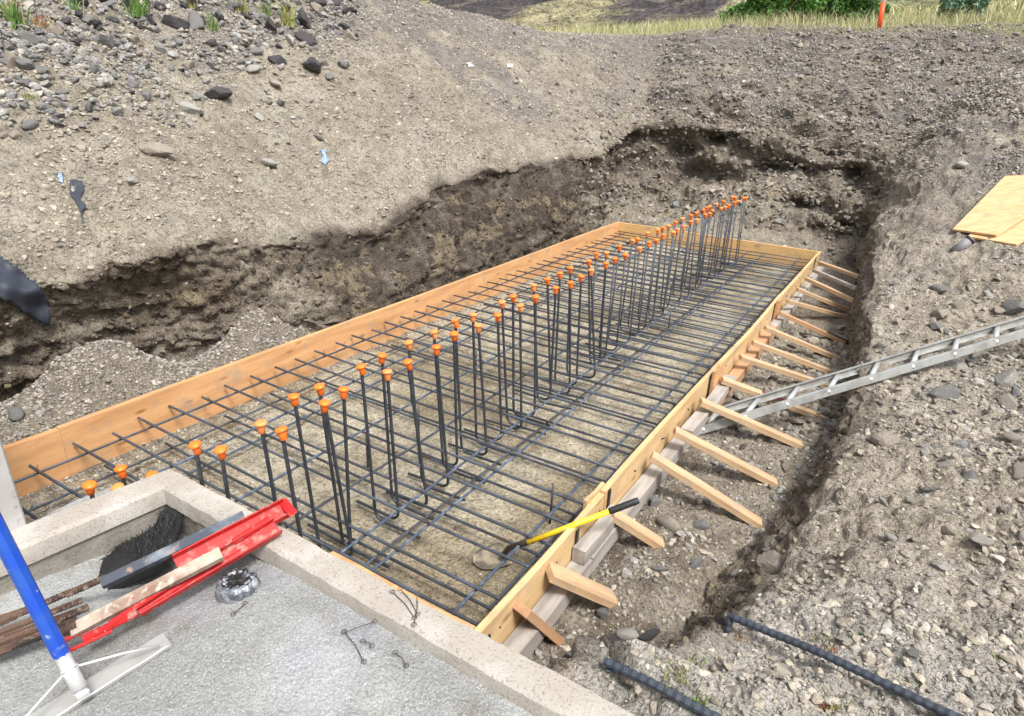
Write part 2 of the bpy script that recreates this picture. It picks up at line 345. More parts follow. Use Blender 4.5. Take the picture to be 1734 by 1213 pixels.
def L(y, zb, xb=-.62, tx=-.34):
    un = xb+.03 if tx > -.6 else xb-.13
    st((1.3, min(5.2, y) if y > 0 else y, 0), (tx, y, 0), (tx*.62+un*.38, y, zb*.45), (un, y, zb-.10), (xb, y, zb), (xb-.9, y+.03, zb+.64), (xb-1.8, y+.06, zb+1.28), (xb-2.8, y+.1, zb+2.0), (xb-8, y*1.05, zb+2.6-(.6 if y > 4 else 0)), (-60, y*4, 7), zone=Lz)
L(6.2, 1.12, -.62, -.22); L(4.6, 1.11, -.62, -.17); L(3.9, 1.01, -.62, -.14); L(3.4, .90, -.62, -.12); L(2.9, .76, -.60, -.12); L(2.4, .76, -.62, -.14); L(1.9, .84, -.62, -.24); L(1.4, .91, -.64, -.55); L(.9, .90, -.66, -.92); L(.5, .86, -.70, -1.0); L(.1, .80, -.72, -1.02); L(-.4, .9, -.7, -1.02); L(-1.2, .95, -.7, -1.02); L(-3.2, 1.0, -.7, -1.02)
K = np.array([s_[0] for s_ in ST]); ZN = np.array([s_[1] for s_ in ST], float)
# dense stations by arc length of the brink, Catmull-Rom
def catmull(A, t):
    n = len(A); i = np.clip(np.floor(t).astype(int), 0, n-2); f = (t-i)
    p0 = A[np.clip(i-1, 0, n-1)]; p1 = A[i]; p2 = A[i+1]; p3 = A[np.clip(i+2, 0, n-1)]
    sh = (len(t),)+(1,)*(A.ndim-1); f = f.reshape(sh)
    return .5*((2*p1)+(-p0+p2)*f+(2*p0-5*p1+4*p2-p3)*f**2+(-p0+3*p1-3*p2+p3)*f**3)
tt = np.linspace(0, len(K)-1, 4000); br = catmull(K[:, 4], tt)
seg = np.linalg.norm(np.diff(br, axis=0), axis=1)
wd = 1/np.clip(np.linalg.norm(br[1:]-CAM, axis=1)/3.5, .7, 2.4)   # finer near the camera
arc = np.concatenate([[0], np.cumsum(seg*wd)]); STEP = .0125
nu = int(arc[-1]/STEP); tu = np.interp(np.linspace(0, arc[-1], nu), arc, tt)
KU = catmull(K, tu); ZU = np.stack([np.interp(tu, np.arange(len(ZN)), ZN[:, k]) for k in range(3)], 1)
SEGN = [120, 26, 14, 12, 50, 54, 56, 34, 26]
vpar = np.concatenate([np.linspace(i, i+1, n, endpoint=False) for i, n in enumerate(SEGN)]+[[9.0]])
nv = len(vpar)
vi = np.clip(np.floor(vpar).astype(int), 0, 8); vf = (vpar-vi)[None, :, None]
# slightly rounded polyline along the profile
P0 = KU[:, vi]*(1-vf)+KU[:, vi+1]*vf
def smooth_v(P, it=3):
    for _ in range(it):
        Q = P.copy(); Q[:, 1:-1] = .25*P[:, :-2]+.5*P[:, 1:-1]+.25*P[:, 2:]; P = Q
    return P
P0 = smooth_v(P0)
# wander of the brink and bank at large scale
def normals(P):
    du = np.gradient(P, axis=0); dv = np.gradient(P, axis=1); n = np.cross(du, dv)
    n /= np.linalg.norm(n, axis=2, keepdims=True)+1e-9
    return n
N0 = normals(P0); 
if N0[nu//2, 40, 2] < 0: N0 = -N0
V_ = np.broadcast_to(vpar[None, :], (nu, nv)); ZL, ZF, ZR = ZU[:, 0:1], ZU[:, 1:2], ZU[:, 2:3]
for k in range(6):      # blend normals so displacement doesn't fold
    N0[1:-1, 1:-1] = (N0[:-2, 1:-1]+N0[2:, 1:-1]+N0[1:-1, :-2]+N0[1:-1, 2:]+2*N0[1:-1, 1:-1])/6
N0 /= np.linalg.norm(N0, axis=2, keepdims=True)+1e-9
cut = sm(V_, 1.0, 1.35)*(1-sm(V_, 3.9, 4.15)); floor_ = 1-sm(V_, .9, 1.1); slope = sm(V_, 3.9, 4.2)*(1-sm(V_, 6.9, 7.3)); beyond = sm(V_, 6.8, 7.2)
X, Y, Z = P0[..., 0], P0[..., 1], P0[..., 2]
inside = sm(X, -.05, .03)*(1-sm(X, 2.56, 2.64))*(1-sm(Y, 7.03, 7.1))
D = np.zeros((nu, nv)); H = np.zeros((nu, nv))
Pn = P0
big = fbm(Pn, 1.1, 3, 5)
D += cut*(ZL*.09+ZR*.05)*fbm(Pn, 1.9, 3, 11)+ZF*sm(V_, 1.0, 1.5)*(1-sm(V_, 4.8, 6.0))*.24*fbm(Pn*np.array([1, 1, 1.5]), 1.5, 5, 11)
D += cut*(ZL*.055+ZF*.07+ZR*.035)*ridge(Pn*np.array([1, 1, 1.8]), 4.5, 5, 21)
D += cut*ZL*.05*(np.abs(fbm(Pn*np.array([1, 1, 2.2]), 3.2, 4, 23))*2-.6)
w1, w2 = worley(Pn*np.array([1, 1, 1.3]), 8.0, 3)
D += cut*(.035*ZL+.05*ZF+.025*ZR)*(np.clip(w2-w1, 0, .5)*2-.5)
# ledges in the far face
D += cut*ZF*.07*np.sin(Z*13+3*fbm(Pn, 1.3, 2, 9))*sm(fbm(Pn, .9, 2, 31), -.2, .2)
# bucket-tooth grooves on the left face
gro = ZL*sm(Y, 3.0, 3.8)*(1-sm(Y, 8.2, 8.8))*sm(V_, 1.5, 2.0)*(1-sm(V_, 3.5, 4.1))
D += gro*.042*np.sin(Y*56+Z*7+2.0*fbm(Pn, 2, 2, 44))*(.5+.5*fbm(Pn, 1.4, 2, 71))
# brink break-up (bites out of the lip)
lip = np.exp(-((V_-4.0)/.28)**2)
D -= lip*(.07*ZL+.05*ZF+.035*ZR)*(1-sm(X, 2.2, 2.6)*sm(Y, 7.5, 8.2))*sm(fbm(Pn, 2.6, 4, 51), .0, .45)
D += lip*.05*ZL*fbm(Pn, 1.2, 3, 53)
# slopes
D += slope*ZL*.05*fbm(np.stack([Y, Z*.6, X*0], -1), 1.9, 4, 401)
D += slope*(.06*ZL+.13*ZF+.07*ZR)*fbm(Pn, .8, 3, 61)
D += slope*(.02*ZL+.045*ZF+.032*ZR)*fbm(Pn, 3.6, 4, 63)
D += slope*(.013*ZL+.024*ZF+.018*ZR)*ridge(Pn, 11, 4, 65)
D += slope*(.020*ZL+.03*ZF+.022*ZR)*sm(fbm(Pn, 7.5, 4, 165), .18, .34)*sm(fbm(Pn, .9, 3, 166), -.25, .25)
D -= slope*(.03*ZF+.02*ZR+.012*ZL)*sm(fbm(Pn, 5.0, 4, 167), .22, .40)
D += ZF*slope*.10*ridge(Pn*np.array([.8, .8, 2.4]), 2.2, 4, 170)
lg = np.sin(Z*15+X*.8+4.5*fbm(Pn, .8, 3, 168))
D += ZF*sm(V_, 1.3, 1.8)*(1-sm(V_, 5.2, 6.0))*.10*np.sign(lg)*np.abs(lg)**.5*sm(fbm(Pn, .7, 2, 169), -.35, .15)
a1, a2 = worley(Pn, 17.0, 8)
D += (slope*(.012+.012*ZF)+cut*.012)*(.5-a1)*sm(fbm(Pn, 1.3, 2, 67), -.3, .3)
# streaks running down the banks
st_u = np.stack([X*0+ (Y*ZL+X*ZF+Y*ZR), Z*.35, X*0], -1)
D += slope*.016*(ZL*.9+ZR*1.2)*fbm(st_u, 9, 3, 69)+slope*ZR*.055*fbm(st_u+.12*noise(Pn, 3, 99)[..., None], 3.6, 4, 169)*sm(X, 3.3, 3.6)
# right bank erosion furrows, diagonal
D += slope*ZR*.040*ridge(np.stack([X*1.0-Y*.35, X*.25+Y*.45, Z], -1), 4.0, 3, 90)*sm(X, 3.2, 3.5)
D += beyond*.10*fbm(Pn, .5, 4, 73)
# floors
Hf = floor_*((1-inside)*(.030*fbm(Pn, 2.2, 4, 75)+.012*ridge(Pn, 9, 3, 76)+.006*(.5-a1))+inside*(.007*fbm(Pn, 3, 4, 77)+.0025*fbm(Pn, 22, 2, 79)))
def bump_(cx, cy, rx, ry, h, p=2): return h*np.exp(-(((X-cx)/rx)**p+((Y-cy)/ry)**p))
out_l = sm(-X, .02, .12)
pile = np.clip(bump_(-.52, .35, .34, .48, .46)+bump_(-.46, 1.45, .26, .34, .40)+bump_(-.4, 2.2, .2, .5, .2)+bump_(-.5, -.5, .4, .4, .28)+bump_(-.55, 4, .3, 1.2, .06), 0, .6)*out_l*(1-sm(V_, 1.15, 1.6))
Hf += pile*(1+.10*fbm(Pn, 6, 3, 81))+pile*.05*(.5-a1)
# near right trench end, muddy hole and hummocks by the braces
Hf += floor_*(bump_(2.95, .75, .18, .25, .11)+bump_(3.0, 1.1, .2, .18, .07)-bump_(2.85, .25, .16, .2, .03))
Hf += floor_*sm(Y, 7.15, 8.6)*.10*(fbm(Pn, 1.6, 4, 84)+.3)
PT = P0+N0*D[..., None]; PT[..., 2] += Hf
lipw = np.exp(-((V_-4.0)/.42)**2)
PT[..., 2] += (1-.6*sm(Y, 5, 7))*lipw*(ZL*.13+ZF*.16+ZR*.05)*fbm(P0*np.array([1, 1, .3]), 1.5, 4, 301)+np.exp(-((V_-4.0)/.2)**2)*(ZL*.06+ZF*.07+ZR*.03)*fbm(P0, 6, 4, 303)
PT[..., 0] += lipw*ZL*.14*fbm(P0*np.array([1, 1, .2]), 1.2, 4, 305)
# dark hollow in far bank and damp hole in the near right ground
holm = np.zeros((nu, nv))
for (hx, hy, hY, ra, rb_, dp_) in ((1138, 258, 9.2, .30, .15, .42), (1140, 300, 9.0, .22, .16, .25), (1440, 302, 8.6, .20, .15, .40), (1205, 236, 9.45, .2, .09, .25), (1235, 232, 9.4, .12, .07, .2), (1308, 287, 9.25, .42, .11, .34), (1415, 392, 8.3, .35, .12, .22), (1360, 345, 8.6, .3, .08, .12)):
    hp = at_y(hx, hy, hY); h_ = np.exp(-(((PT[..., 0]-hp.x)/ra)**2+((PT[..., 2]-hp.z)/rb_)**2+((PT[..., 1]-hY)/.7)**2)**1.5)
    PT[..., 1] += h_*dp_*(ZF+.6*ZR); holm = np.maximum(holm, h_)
hol = 0*np.exp(-(((PT[..., 0]-2.72)/.28)**2+((PT[..., 1]-8.9)/.6)**2+((PT[..., 2]-.95)/.26)**2))
PT = PT-N0*(hol*.34)[..., None]
hol2 = np.exp(-(((PT[..., 0]-3.22)/.07)**2+((PT[..., 1]-.80)/.07)**2)); PT[..., 2] -= .10*hol2
Xn, Yn, Zn = PT[..., 0], PT[..., 1], PT[..., 2]
# colours (soil layers, gravel and damp; shade of hollows and right cut painted in)
def lerp(a_, b_, t): return a_*(1-t[..., None])+np.array(b_)*t[..., None]
n1 = fbm(PT, 1.7, 4, 101); n2 = fbm(PT, 5.5, 4, 103); n3 = fbm(PT, .7, 3, 105); n4 = fbm(PT, 14, 3, 107)
col = np.zeros((nu, nv, 3))+np.array([.355, .315, .25])
col = lerp(col, [.30, .25, .19], sm(n2, -.1, .5)*.6)
col = lerp(col, [.40, .35, .275], sm(n1, .0, .4)*.6)
right_c = np.broadcast_to(ZR, (nu, nv))*sm(V_, 1.2, 4.2)
col = lerp(col, [.40, .35, .285], right_c*.85)
n5 = fbm(PT, 2.6, 4, 131)
col = lerp(col, [.27, .235, .185], slope*sm(n5, .12, .34)*.55)
col = lerp(col, [.41, .375, .31], slope*sm(-n5, .12, .38)*.6)
# gravelly grey cover at the top of the banks
gr = np.clip(sm(V_, 5.6, 6.5)*ZL+sm(V_, 4.4, 5.0)*ZF+sm(V_, 4.7, 5.4)*ZR*sm(Yn, 5, 8)+n1*.7*sm(V_, 4.2, 4.9)*(1-.8*ZR), 0, 1)*sm(V_, 4.1, 4.6)
gr = np.clip(gr*(sm(n1+.5*n2, -.5, .1)), 0, 1)
gr = np.clip(gr + ZL*sm(V_, 4.3, 4.9)*sm(Yn+.7*(V_-5.5)+.5*n2, 4.6, 6.0)*sm(fbm(st_u, 1.8, 3, 120)+n2*.3+.12*(V_-5.4), .0, .22)*.85, 0, 1)
col = lerp(col, [.20, .17, .14], slope*ZF*np.clip(.75+.8*n1, 0, 1)); col = lerp(col, [.31, .27, .215], slope*ZF*sm(n2+n1, .25, .6)*.6)
col = lerp(col, [.215, .195, .185], gr*.85)
# dark subsoil in the cut faces
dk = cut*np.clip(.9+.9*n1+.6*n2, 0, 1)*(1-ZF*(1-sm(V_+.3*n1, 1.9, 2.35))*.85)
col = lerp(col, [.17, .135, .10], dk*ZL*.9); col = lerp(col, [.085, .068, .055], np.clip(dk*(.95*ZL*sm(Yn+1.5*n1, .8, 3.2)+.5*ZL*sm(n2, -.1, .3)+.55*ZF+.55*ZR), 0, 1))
col = lerp(col, [.27, .22, .15], cut*sm(n2+.5*n1, .12, .38)*.85*(1-sm(V_, 2.9, 3.6)))
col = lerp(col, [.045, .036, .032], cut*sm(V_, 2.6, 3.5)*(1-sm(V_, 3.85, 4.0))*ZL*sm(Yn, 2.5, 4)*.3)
frt = sm(Xn, 1.7, 2.3)*sm(Yn, 7.4, 8.2)
col = lerp(col, [.26, .22, .175], cut*frt*np.clip(.75+.7*n2, 0, 1)*.85)
col = lerp(col, [.075, .06, .048], sm(holm, .25, .8)*.8)  # far-bank hollows painted darker, their shade put into the colour
# right rim of trench: damp edge plus cut-face shadow painted dark near the ladder
dm = np.exp(-(((Xn-3.52)/.10)**2+((Yn-2.45)/.40)**2))+np.exp(-(((Xn-3.36)/.09)**2+((Yn-1.75)/.35)**2))+1.2*np.exp(-(((Xn-2.95)/.33)**2+((Yn-.08)/.24)**2))
dm = np.clip(dm*(.75+.9*n2), 0, 1)
col = lerp(col, [.085, .062, .045], dm*.9)
# mud floor in the form
col = lerp(col, [.54, .475, .355], floor_*inside*.97)
wet = floor_*inside*sm(n1+.4*n2+.55*np.exp(-(((Xn-2.2)/.6)**2+((Yn-.2)/.5)**2)), -.05, .35)
col = lerp(col, [.34, .275, .175], wet*.75)
flo = floor_*(1-inside)
col = lerp(col, [.30, .26, .205], flo*.7); col = lerp(col, [.15, .115, .085], flo*sm(n2+n1*.5, .1, .5)*.7)
col = lerp(col, [.25, .215, .17], (pile > .04)*sm(pile, .04, .1)*.85)
# pale sandy ground beside the concrete
ns = right_c*(1-sm(Yn, .25, .9)+.3*n1)*sm(V_, 3.9, 4.3); ns = np.clip(ns, 0, 1)
col = lerp(col, [.43, .41, .38], ns*.8)
# grass field beyond the rim
gf = beyond*sm(Yn, 11.0, 13.5)*np.clip(ZF+sm(V_, 7.2, 7.6), 0, 1)
col = lerp(col, [.33, .30, .12], gf*(1-.0*V_)); col = lerp(col, [.20, .25, .07], gf*sm(n3+.4*n1, -.1, .4)*.8)
col *= (1+.10*n4+.06*n2)[..., None]
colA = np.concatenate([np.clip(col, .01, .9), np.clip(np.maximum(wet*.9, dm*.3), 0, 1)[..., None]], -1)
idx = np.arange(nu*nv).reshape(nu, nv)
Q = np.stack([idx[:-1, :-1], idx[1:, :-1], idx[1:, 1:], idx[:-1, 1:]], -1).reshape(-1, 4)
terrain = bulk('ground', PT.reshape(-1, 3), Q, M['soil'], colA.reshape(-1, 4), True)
tag(terrain, kind='structure')
# check the winding so normals look up
me = terrain.data
nz = me.polygons[len(me.polygons)//2].normal
if me.polygons[int(len(me.polygons)*.5)+60].normal.z < 0: me.flip_normals()
TB = BVHTree.FromObject(terrain, bpy.context.evaluated_depsgraph_get()) if False else BVHTree.FromPolygons(
    PT[::2, ::2].reshape(-1, 3).tolist(),
    (lambda I: np.stack([I[:-1, :-1], I[1:, :-1], I[1:, 1:], I[:-1, 1:]], -1).reshape(-1, 4))(np.arange(PT[::2, ::2].shape[0]*PT[::2, ::2].shape[1]).reshape(PT[::2, ::2].shape[:2])).tolist())
def hit(px, py):
    d = Vector(ray(px, py)).normalized(); loc, n, i, dist = TB.ray_cast(Vector(CAM), d, 400)
    if loc is None: return None, None
    if n.dot(d) > 0: n = -n
    return loc, n
def drop(x, y, top=6.0):
    loc, n, i, d_ = TB.ray_cast(Vector((x, y, top)), Vector((0, 0, -1)), 30)
    return loc.z if loc else 0.0

# ------------------------------------------------------------------ rocks
def ico(sub):
    bm = bmesh.new(); bmesh.ops.create_icosphere(bm, subdivisions=sub, radius=1); bm.verts.index_update()
    V = np.array([v.co[:] for v in bm.verts]); Fc = np.array([[v.index for v in f.verts] for f in bm.faces]); bm.free(); return V, Fc
def rock_shape(sub, rs, planes=9, flat=.7, lo=.5, hi=.9):
    V, Fc = ico(sub); r = np.random.default_rng(rs)
    N = r.normal(size=(planes, 3)); N /= np.linalg.norm(N, axis=1, keepdims=True); dd = r.uniform(lo, hi, planes)
    s_ = np.full(len(V), 1.0); dt = V@N.T
    with np.errstate(divide='ignore'): s_ = np.min(np.where(dt > 1e-3, dd/np.maximum(dt, 1e-3), 9), axis=1)
    V = V*np.minimum(s_, 1.0)[:, None]; V = V*np.array([1.0, r.uniform(.6, .95), r.uniform(flat*.7, flat)])
    return V, Fc
def rand_rot(n, r):
    q = r.normal(size=(n, 4)); q /= np.linalg.norm(q, axis=1, keepdims=True); w_, x, y, z = q.T
    return np.stack([np.stack([1-2*(y*y+z*z), 2*(x*y-z*w_), 2*(x*z+y*w_)], -1), np.stack([2*(x*y+z*w_), 1-2*(x*x+z*z), 2*(y*z-x*w_)], -1), np.stack([2*(x*z-y*w_), 2*(y*z+x*w_), 1-2*(x*x+y*y)], -1)], 1)
# surface sampling table over terrain quads
Pc = .25*(PT[:-1, :-1]+PT[1:, :-1]+PT[1:, 1:]+PT[:-1, 1:]); Ar = np.linalg.norm(np.cross(PT[1:, :-1]-PT[:-1, :-1], PT[:-1, 1:]-PT[:-1, :-1]), axis=2)
px_, py_, pz_ = project(Pc.reshape(-1, 3)); px_ = px_.reshape(Ar.shape); py_ = py_.reshape(Ar.shape); pz_ = pz_.reshape(Ar.shape)
vis = (pz_ > .3) & (px_ > -330) & (px_ < 2060) & (py_ > -260) & (py_ < 1480)
Vc = V_[:-1, :-1]; zl, zf, zr = ZL[:-1]+0*Vc, ZF[:-1]+0*Vc, ZR[:-1]+0*Vc
Xc, Yc, Zc = Pc[..., 0], Pc[..., 1], Pc[..., 2]
ins = inside[:-1, :-1]; pl = pile[:-1, :-1]; nn1 = n1[:-1, :-1]; nn2 = n2[:-1, :-1]; grc = gr[:-1, :-1]
vault = (Xc > 1.1) & (Xc < 6) & (Yc < -.2)
slc = sm(Vc, 4.0, 4.3)*(1-sm(Vc, 7.2, 7.6))
dens = np.zeros(Ar.shape)
belt = zl*sm(Vc-.28*np.clip(Yc-1, 0, 9), 4.85, 5.6)*(1-sm(Vc, 7.4, 7.8))*(1-sm(Yc, 4.5, 6.5))
dens_small = slc*(.2+1.6*grc*(zf+zr+.4*zl)+1.2*belt)*(.5+sm(nn2, -.3, .4)) + (1-sm(Vc, 1, 1.1))*(1-ins)*(.8+2.5*sm(pl, .03, .1)) + ins*.06*(1+4*sm(nn2, .2, .5)) + .04*sm(Vc, 1.05, 1.3)*(1-sm(Vc, 3.8, 4.0))
rightg = zr*slc
dens_small += rightg*(.1+1.3*sm(nn1, .1, .4))*.6
pebble_strip = zr*slc*np.exp(-((Yc-.35)/.55)**2)
dens_small += pebble_strip*.6
dens_small[vault] = 0; dens_small[~vis] = 0
leftgravel = ins*sm(-Xc, -1.25, -.2)*(1-sm(Yc, .4, 1.6)); dens_small += leftgravel*2.0*vis + ins*np.exp(-((Xc-.03)/.08)**2)*3.0*vis
calm = np.clip(zr*(np.exp(-((Yc-1.25)/.55)**2-((Xc-3.75)/.45)**2)+sm(Yc, 4.2, 5.2)*(1-sm(Xc, 3.8, 4.3))*(1-sm(Yc, 8, 9))), 0, 1)*.93
def scatter(name, n, dens, sizes, shapes, label_, palettes, sink=.25, pal_w=None, seed=1):
    r = np.random.default_rng(seed); p = (dens*(1-calm)*(1-.55*zl*slc*sm(-nn1-.5*nn2, .0, .25))*Ar/np.clip(pz_, 1, 30)**1.2).ravel(); p /= p.sum()
    ids = r.choice(len(p), n, p=p); iu, iv = np.unravel_index(ids, Ar.shape)
    a_, b_ = r.random(n)[:, None], r.random(n)[:, None]
    pos = PT[iu, iv]*(1-a_)*(1-b_)+PT[iu+1, iv]*a_*(1-b_)+PT[iu+1, iv+1]*a_*b_+PT[iu, iv+1]*(1-a_)*b_
    sz = sizes(r, n, pos); R = rand_rot(n, r)
    sh = r.integers(0, len(shapes), n); Vs = []; Fs = []; Cs = []; off = 0
    pal = np.array(palettes); pc = pal[r.choice(len(pal), n, p=pal_w)]*r.uniform(.72, 1.25, n)[:, None]
    for k, (V, Fc) in enumerate(shapes):
        m_ = np.where(sh == k)[0]
        if not len(m_): continue
        W = np.einsum('nij,vj->nvi', R[m_], V)*sz[m_][:, None, None]; W[..., 2] *= .8
        W = W+pos[m_][:, None, :]+N0[iu[m_], iv[m_]][:, None, :]*(sz[m_]*(1-2*sink)*.5)[:, None, None]
        Vs.append(W.reshape(-1, 3)); nvv = len(V)
        Fs.append((Fc[None]+(np.arange(len(m_))*nvv)[:, None, None]+off).reshape(-1, 3)); off += nvv*len(m_)
        Cs.append(np.repeat(np.concatenate([pc[m_], np.ones((len(m_), 1))], 1), nvv, axis=0))
    o = bulk(name, np.concatenate(Vs), np.concatenate(Fs), M['stone'], np.concatenate(Cs), False, 3)
    return tag(o, label_, None, None, 'stuff')
GREY = [[.28, .27, .26], [.35, .335, .31], [.22, .205, .20], [.35, .305, .25], [.42, .39, .34]]
s1_ = [(lambda r_: (r_[0]*1.35, r_[1]))(rock_shape(2, 100+i, 11, .75, .38, .7)) for i in range(8)]; s0_ = [ico(1) if i == 9 else (lambda V, Fc: (V*np.array([1, .8, .65]), Fc))(*(lambda: (ico(0) if False else ico(1)))()) for i in range(1)]
bmI = bmesh.new(); bmesh.ops.create_icosphere(bmI, subdivisions=1, radius=1); bmI.free()
def tiny(i):
    r = np.random.default_rng(i); bm = bmesh.new(); bmesh.ops.create_cube(bm, size=1.3); bmesh.ops.triangulate(bm, faces=bm.faces[:]); bm.verts.index_update()
    V = np.array([v.co[:] for v in bm.verts])+r.normal(size=(8, 3))*.22; Fc = np.array([[v.index for v in f.verts] for f in bm.faces]); bm.free(); return V, Fc
tn = [tiny(i) for i in range(10)]
scatter('fine_gravel', 60000, dens_small, lambda r, n, p: .0035+.007*r.random(n)**2.2+.0007*np.clip(np.linalg.norm(p-CAM, axis=1)-4, 0, 8), tn, None, [[.29, .265, .23], [.34, .31, .265], [.25, .235, .215], [.37, .34, .29], [.43, .41, .37]], seed=3, pal_w=[.28, .28, .18, .18, .08])
dens_mid = slc*(.25+.9*grc*(zf+zr)+2.6*belt)+(1-sm(Vc, 1, 1.1))*(1-ins)*(.7+1.5*sm(pl, .03, .1))+rightg*(.08+1.6*sm(nn1+.6*nn2, .1, .45))*sm(Xc+.12*(Yc-1), 3.55, 4.0)+pebble_strip*.45+leftgravel*1.2
dens_mid[vault] = 0; dens_mid[~vis] = 0
scatter('loose_stones', 9500, dens_mid, lambda r, n, p: .010+.016*r.random(n)**2.5+.0007*np.clip(np.linalg.norm(p-CAM, axis=1)-4, 0, 8), s1_, None, [[.29, .27, .245], [.34, .315, .275], [.24, .225, .21], [.34, .30, .25], [.40, .375, .33]], seed=5, pal_w=[.28, .25, .12, .22, .13])

dens_big = 9*belt*(.3+sm(nn2+nn1, -.2, .3))+rightg*sm(Yc, 1.2, 1.8)*(1-sm(Yc, 4.5, 6))*sm(nn1+.5*nn2, -.05, .35)*sm(Xc, 3.75, 4.0)*2.2+(1-sm(Vc, 1, 1.1))*(1-ins)*1.1*sm(Xc, 2.7, 2.8)*(1-sm(Yc, 1.6, 2.6))*.5+pebble_strip*.12*sm(Xc, 3.7, 4.0)+zf*slc*.25
dens_big[vault] = 0; dens_big[~vis] = 0
scatter('rubble', 4600, dens_big, lambda r, n, p: (.016+.040*r.random(n)**1.9)*np.where(p[:, 0] > 2.5, .72, 1.0)+.0009*np.clip(np.linalg.norm(p-CAM, axis=1)-4, 0, 8), s1_, None, [[.225, .22, .215], [.28, .27, .255], [.15, .145, .145], [.28, .25, .21], [.35, .335, .30]], seed=8, pal_w=[.3, .25, .17, .18, .10])
dens_clod = slc*(1+.8*zl)*(1.2+1.5*sm(nn2+nn1, -.2, .4))+rightg*.3+(1-sm(Vc, 1, 1.1))*(1-ins)*.7; dens_clod[vault] = 0; dens_clod[~vis] = 0
scatter('soil_clods', 38000, dens_clod, lambda r, n, p: (.007+.020*r.random(n)**3.2)+.0006*np.clip(np.linalg.norm(p-CAM, axis=1)-4, 0, 8), s1_, None, [[.35, .31, .25], [.32, .28, .225], [.385, .345, .28], [.28, .25, .205]], sink=.42, seed=12)
dens_dark = sm(Vc, 1.1, 1.4)*(1-sm(Vc, 3.85, 4.05))*(zl+zf*.8+zr*.6)*(.3+sm(nn2, -.2, .4)); dens_dark[~vis] = 0
scatter('dark_clods', 6000, dens_dark, lambda r, n, p: .008+.026*r.random(n)**4, s1_, None, [[.075, .06, .048], [.11, .088, .065], [.16, .13, .09], [.055, .045, .04]], sink=.40, seed=13)
dens_far = zf*(sm(Vc, 1.0, 1.6)*(1-sm(Vc, 6.5, 7.2)))*(.5+sm(nn2, -.2, .4))+zr*sm(Yc, 2.0, 3.0)*np.exp(-((Vc-1.0)/.25)**2)*1.2+zl*sm(Yc, 6.5, 7.5)*sm(Vc, .9, 1.0)*(1-sm(Vc, 4.2, 5))*.6; dens_far[~vis] = 0
scatter('far_clods', 11000, dens_far, lambda r, n, p: .012+.048*r.random(n)**3.0, s1_, None, [[.24, .21, .17], [.30, .265, .215], [.17, .145, .12], [.26, .24, .225], [.12, .10, .08]], sink=.38, seed=17, pal_w=[.3, .22, .2, .18, .1])
ROCK_ME = {}
def rock_mesh(kind, i, rounded=False):
    key = (kind, i)
    if key not in ROCK_ME:
        V, Fc = rock_shape(3, 500+i*7, 13+(i % 4)*2 if not rounded else 10, .8 if not rounded else .75, .34 if not rounded else .7, .66 if not rounded else .95)
        V = V*(1.5 if not rounded else 1)+(.03*fbm(V+i*3.1, 2.5, 4, i)[:, None])*V/np.linalg.norm(V, axis=1, keepdims=True)
        m_ = bpy.data.meshes.new('rock'); m_.from_pydata(V.tolist(), [], Fc.tolist()); m_.materials.append(M[kind])
        m_.polygons.foreach_set('use_smooth', [rounded]*len(m_.polygons)); m_.update(); ROCK_ME[key] = m_
    return ROCK_ME[key]
placed_px = []
def put_rock(loc, size, kind, label_, group=None, i=None, rot=None, squash=(1, 1, .8), sink=.25, rounded=False):
    i = random.randrange(14) if i is None else i
    o = link('rock', rock_mesh(kind, i, rounded)); o.location = Vector(loc)+Vector((0, 0, size*(.5-sink)))
    o.rotation_euler = rot or (random.uniform(-.5, .5), random.uniform(-.5, .5), random.uniform(0, 6.28)); o.scale = [size*s_ for s_ in squash]
    return tag(o, label_, 'rock', group)
def px_rock(px, py, wpx, kind, label_, squash=(1, 1, .8), i=0, rot=None, sink=.25, rounded=False, group=None):
    loc, n = hit(px, py)
    if loc is None: return
    size = .5*wpx/F_PX*((np.array(loc)-CAM)@AF); placed_px.append((px, py))
    return put_rock(loc, size, kind, label_, group, i, rot, squash, sink, rounded)
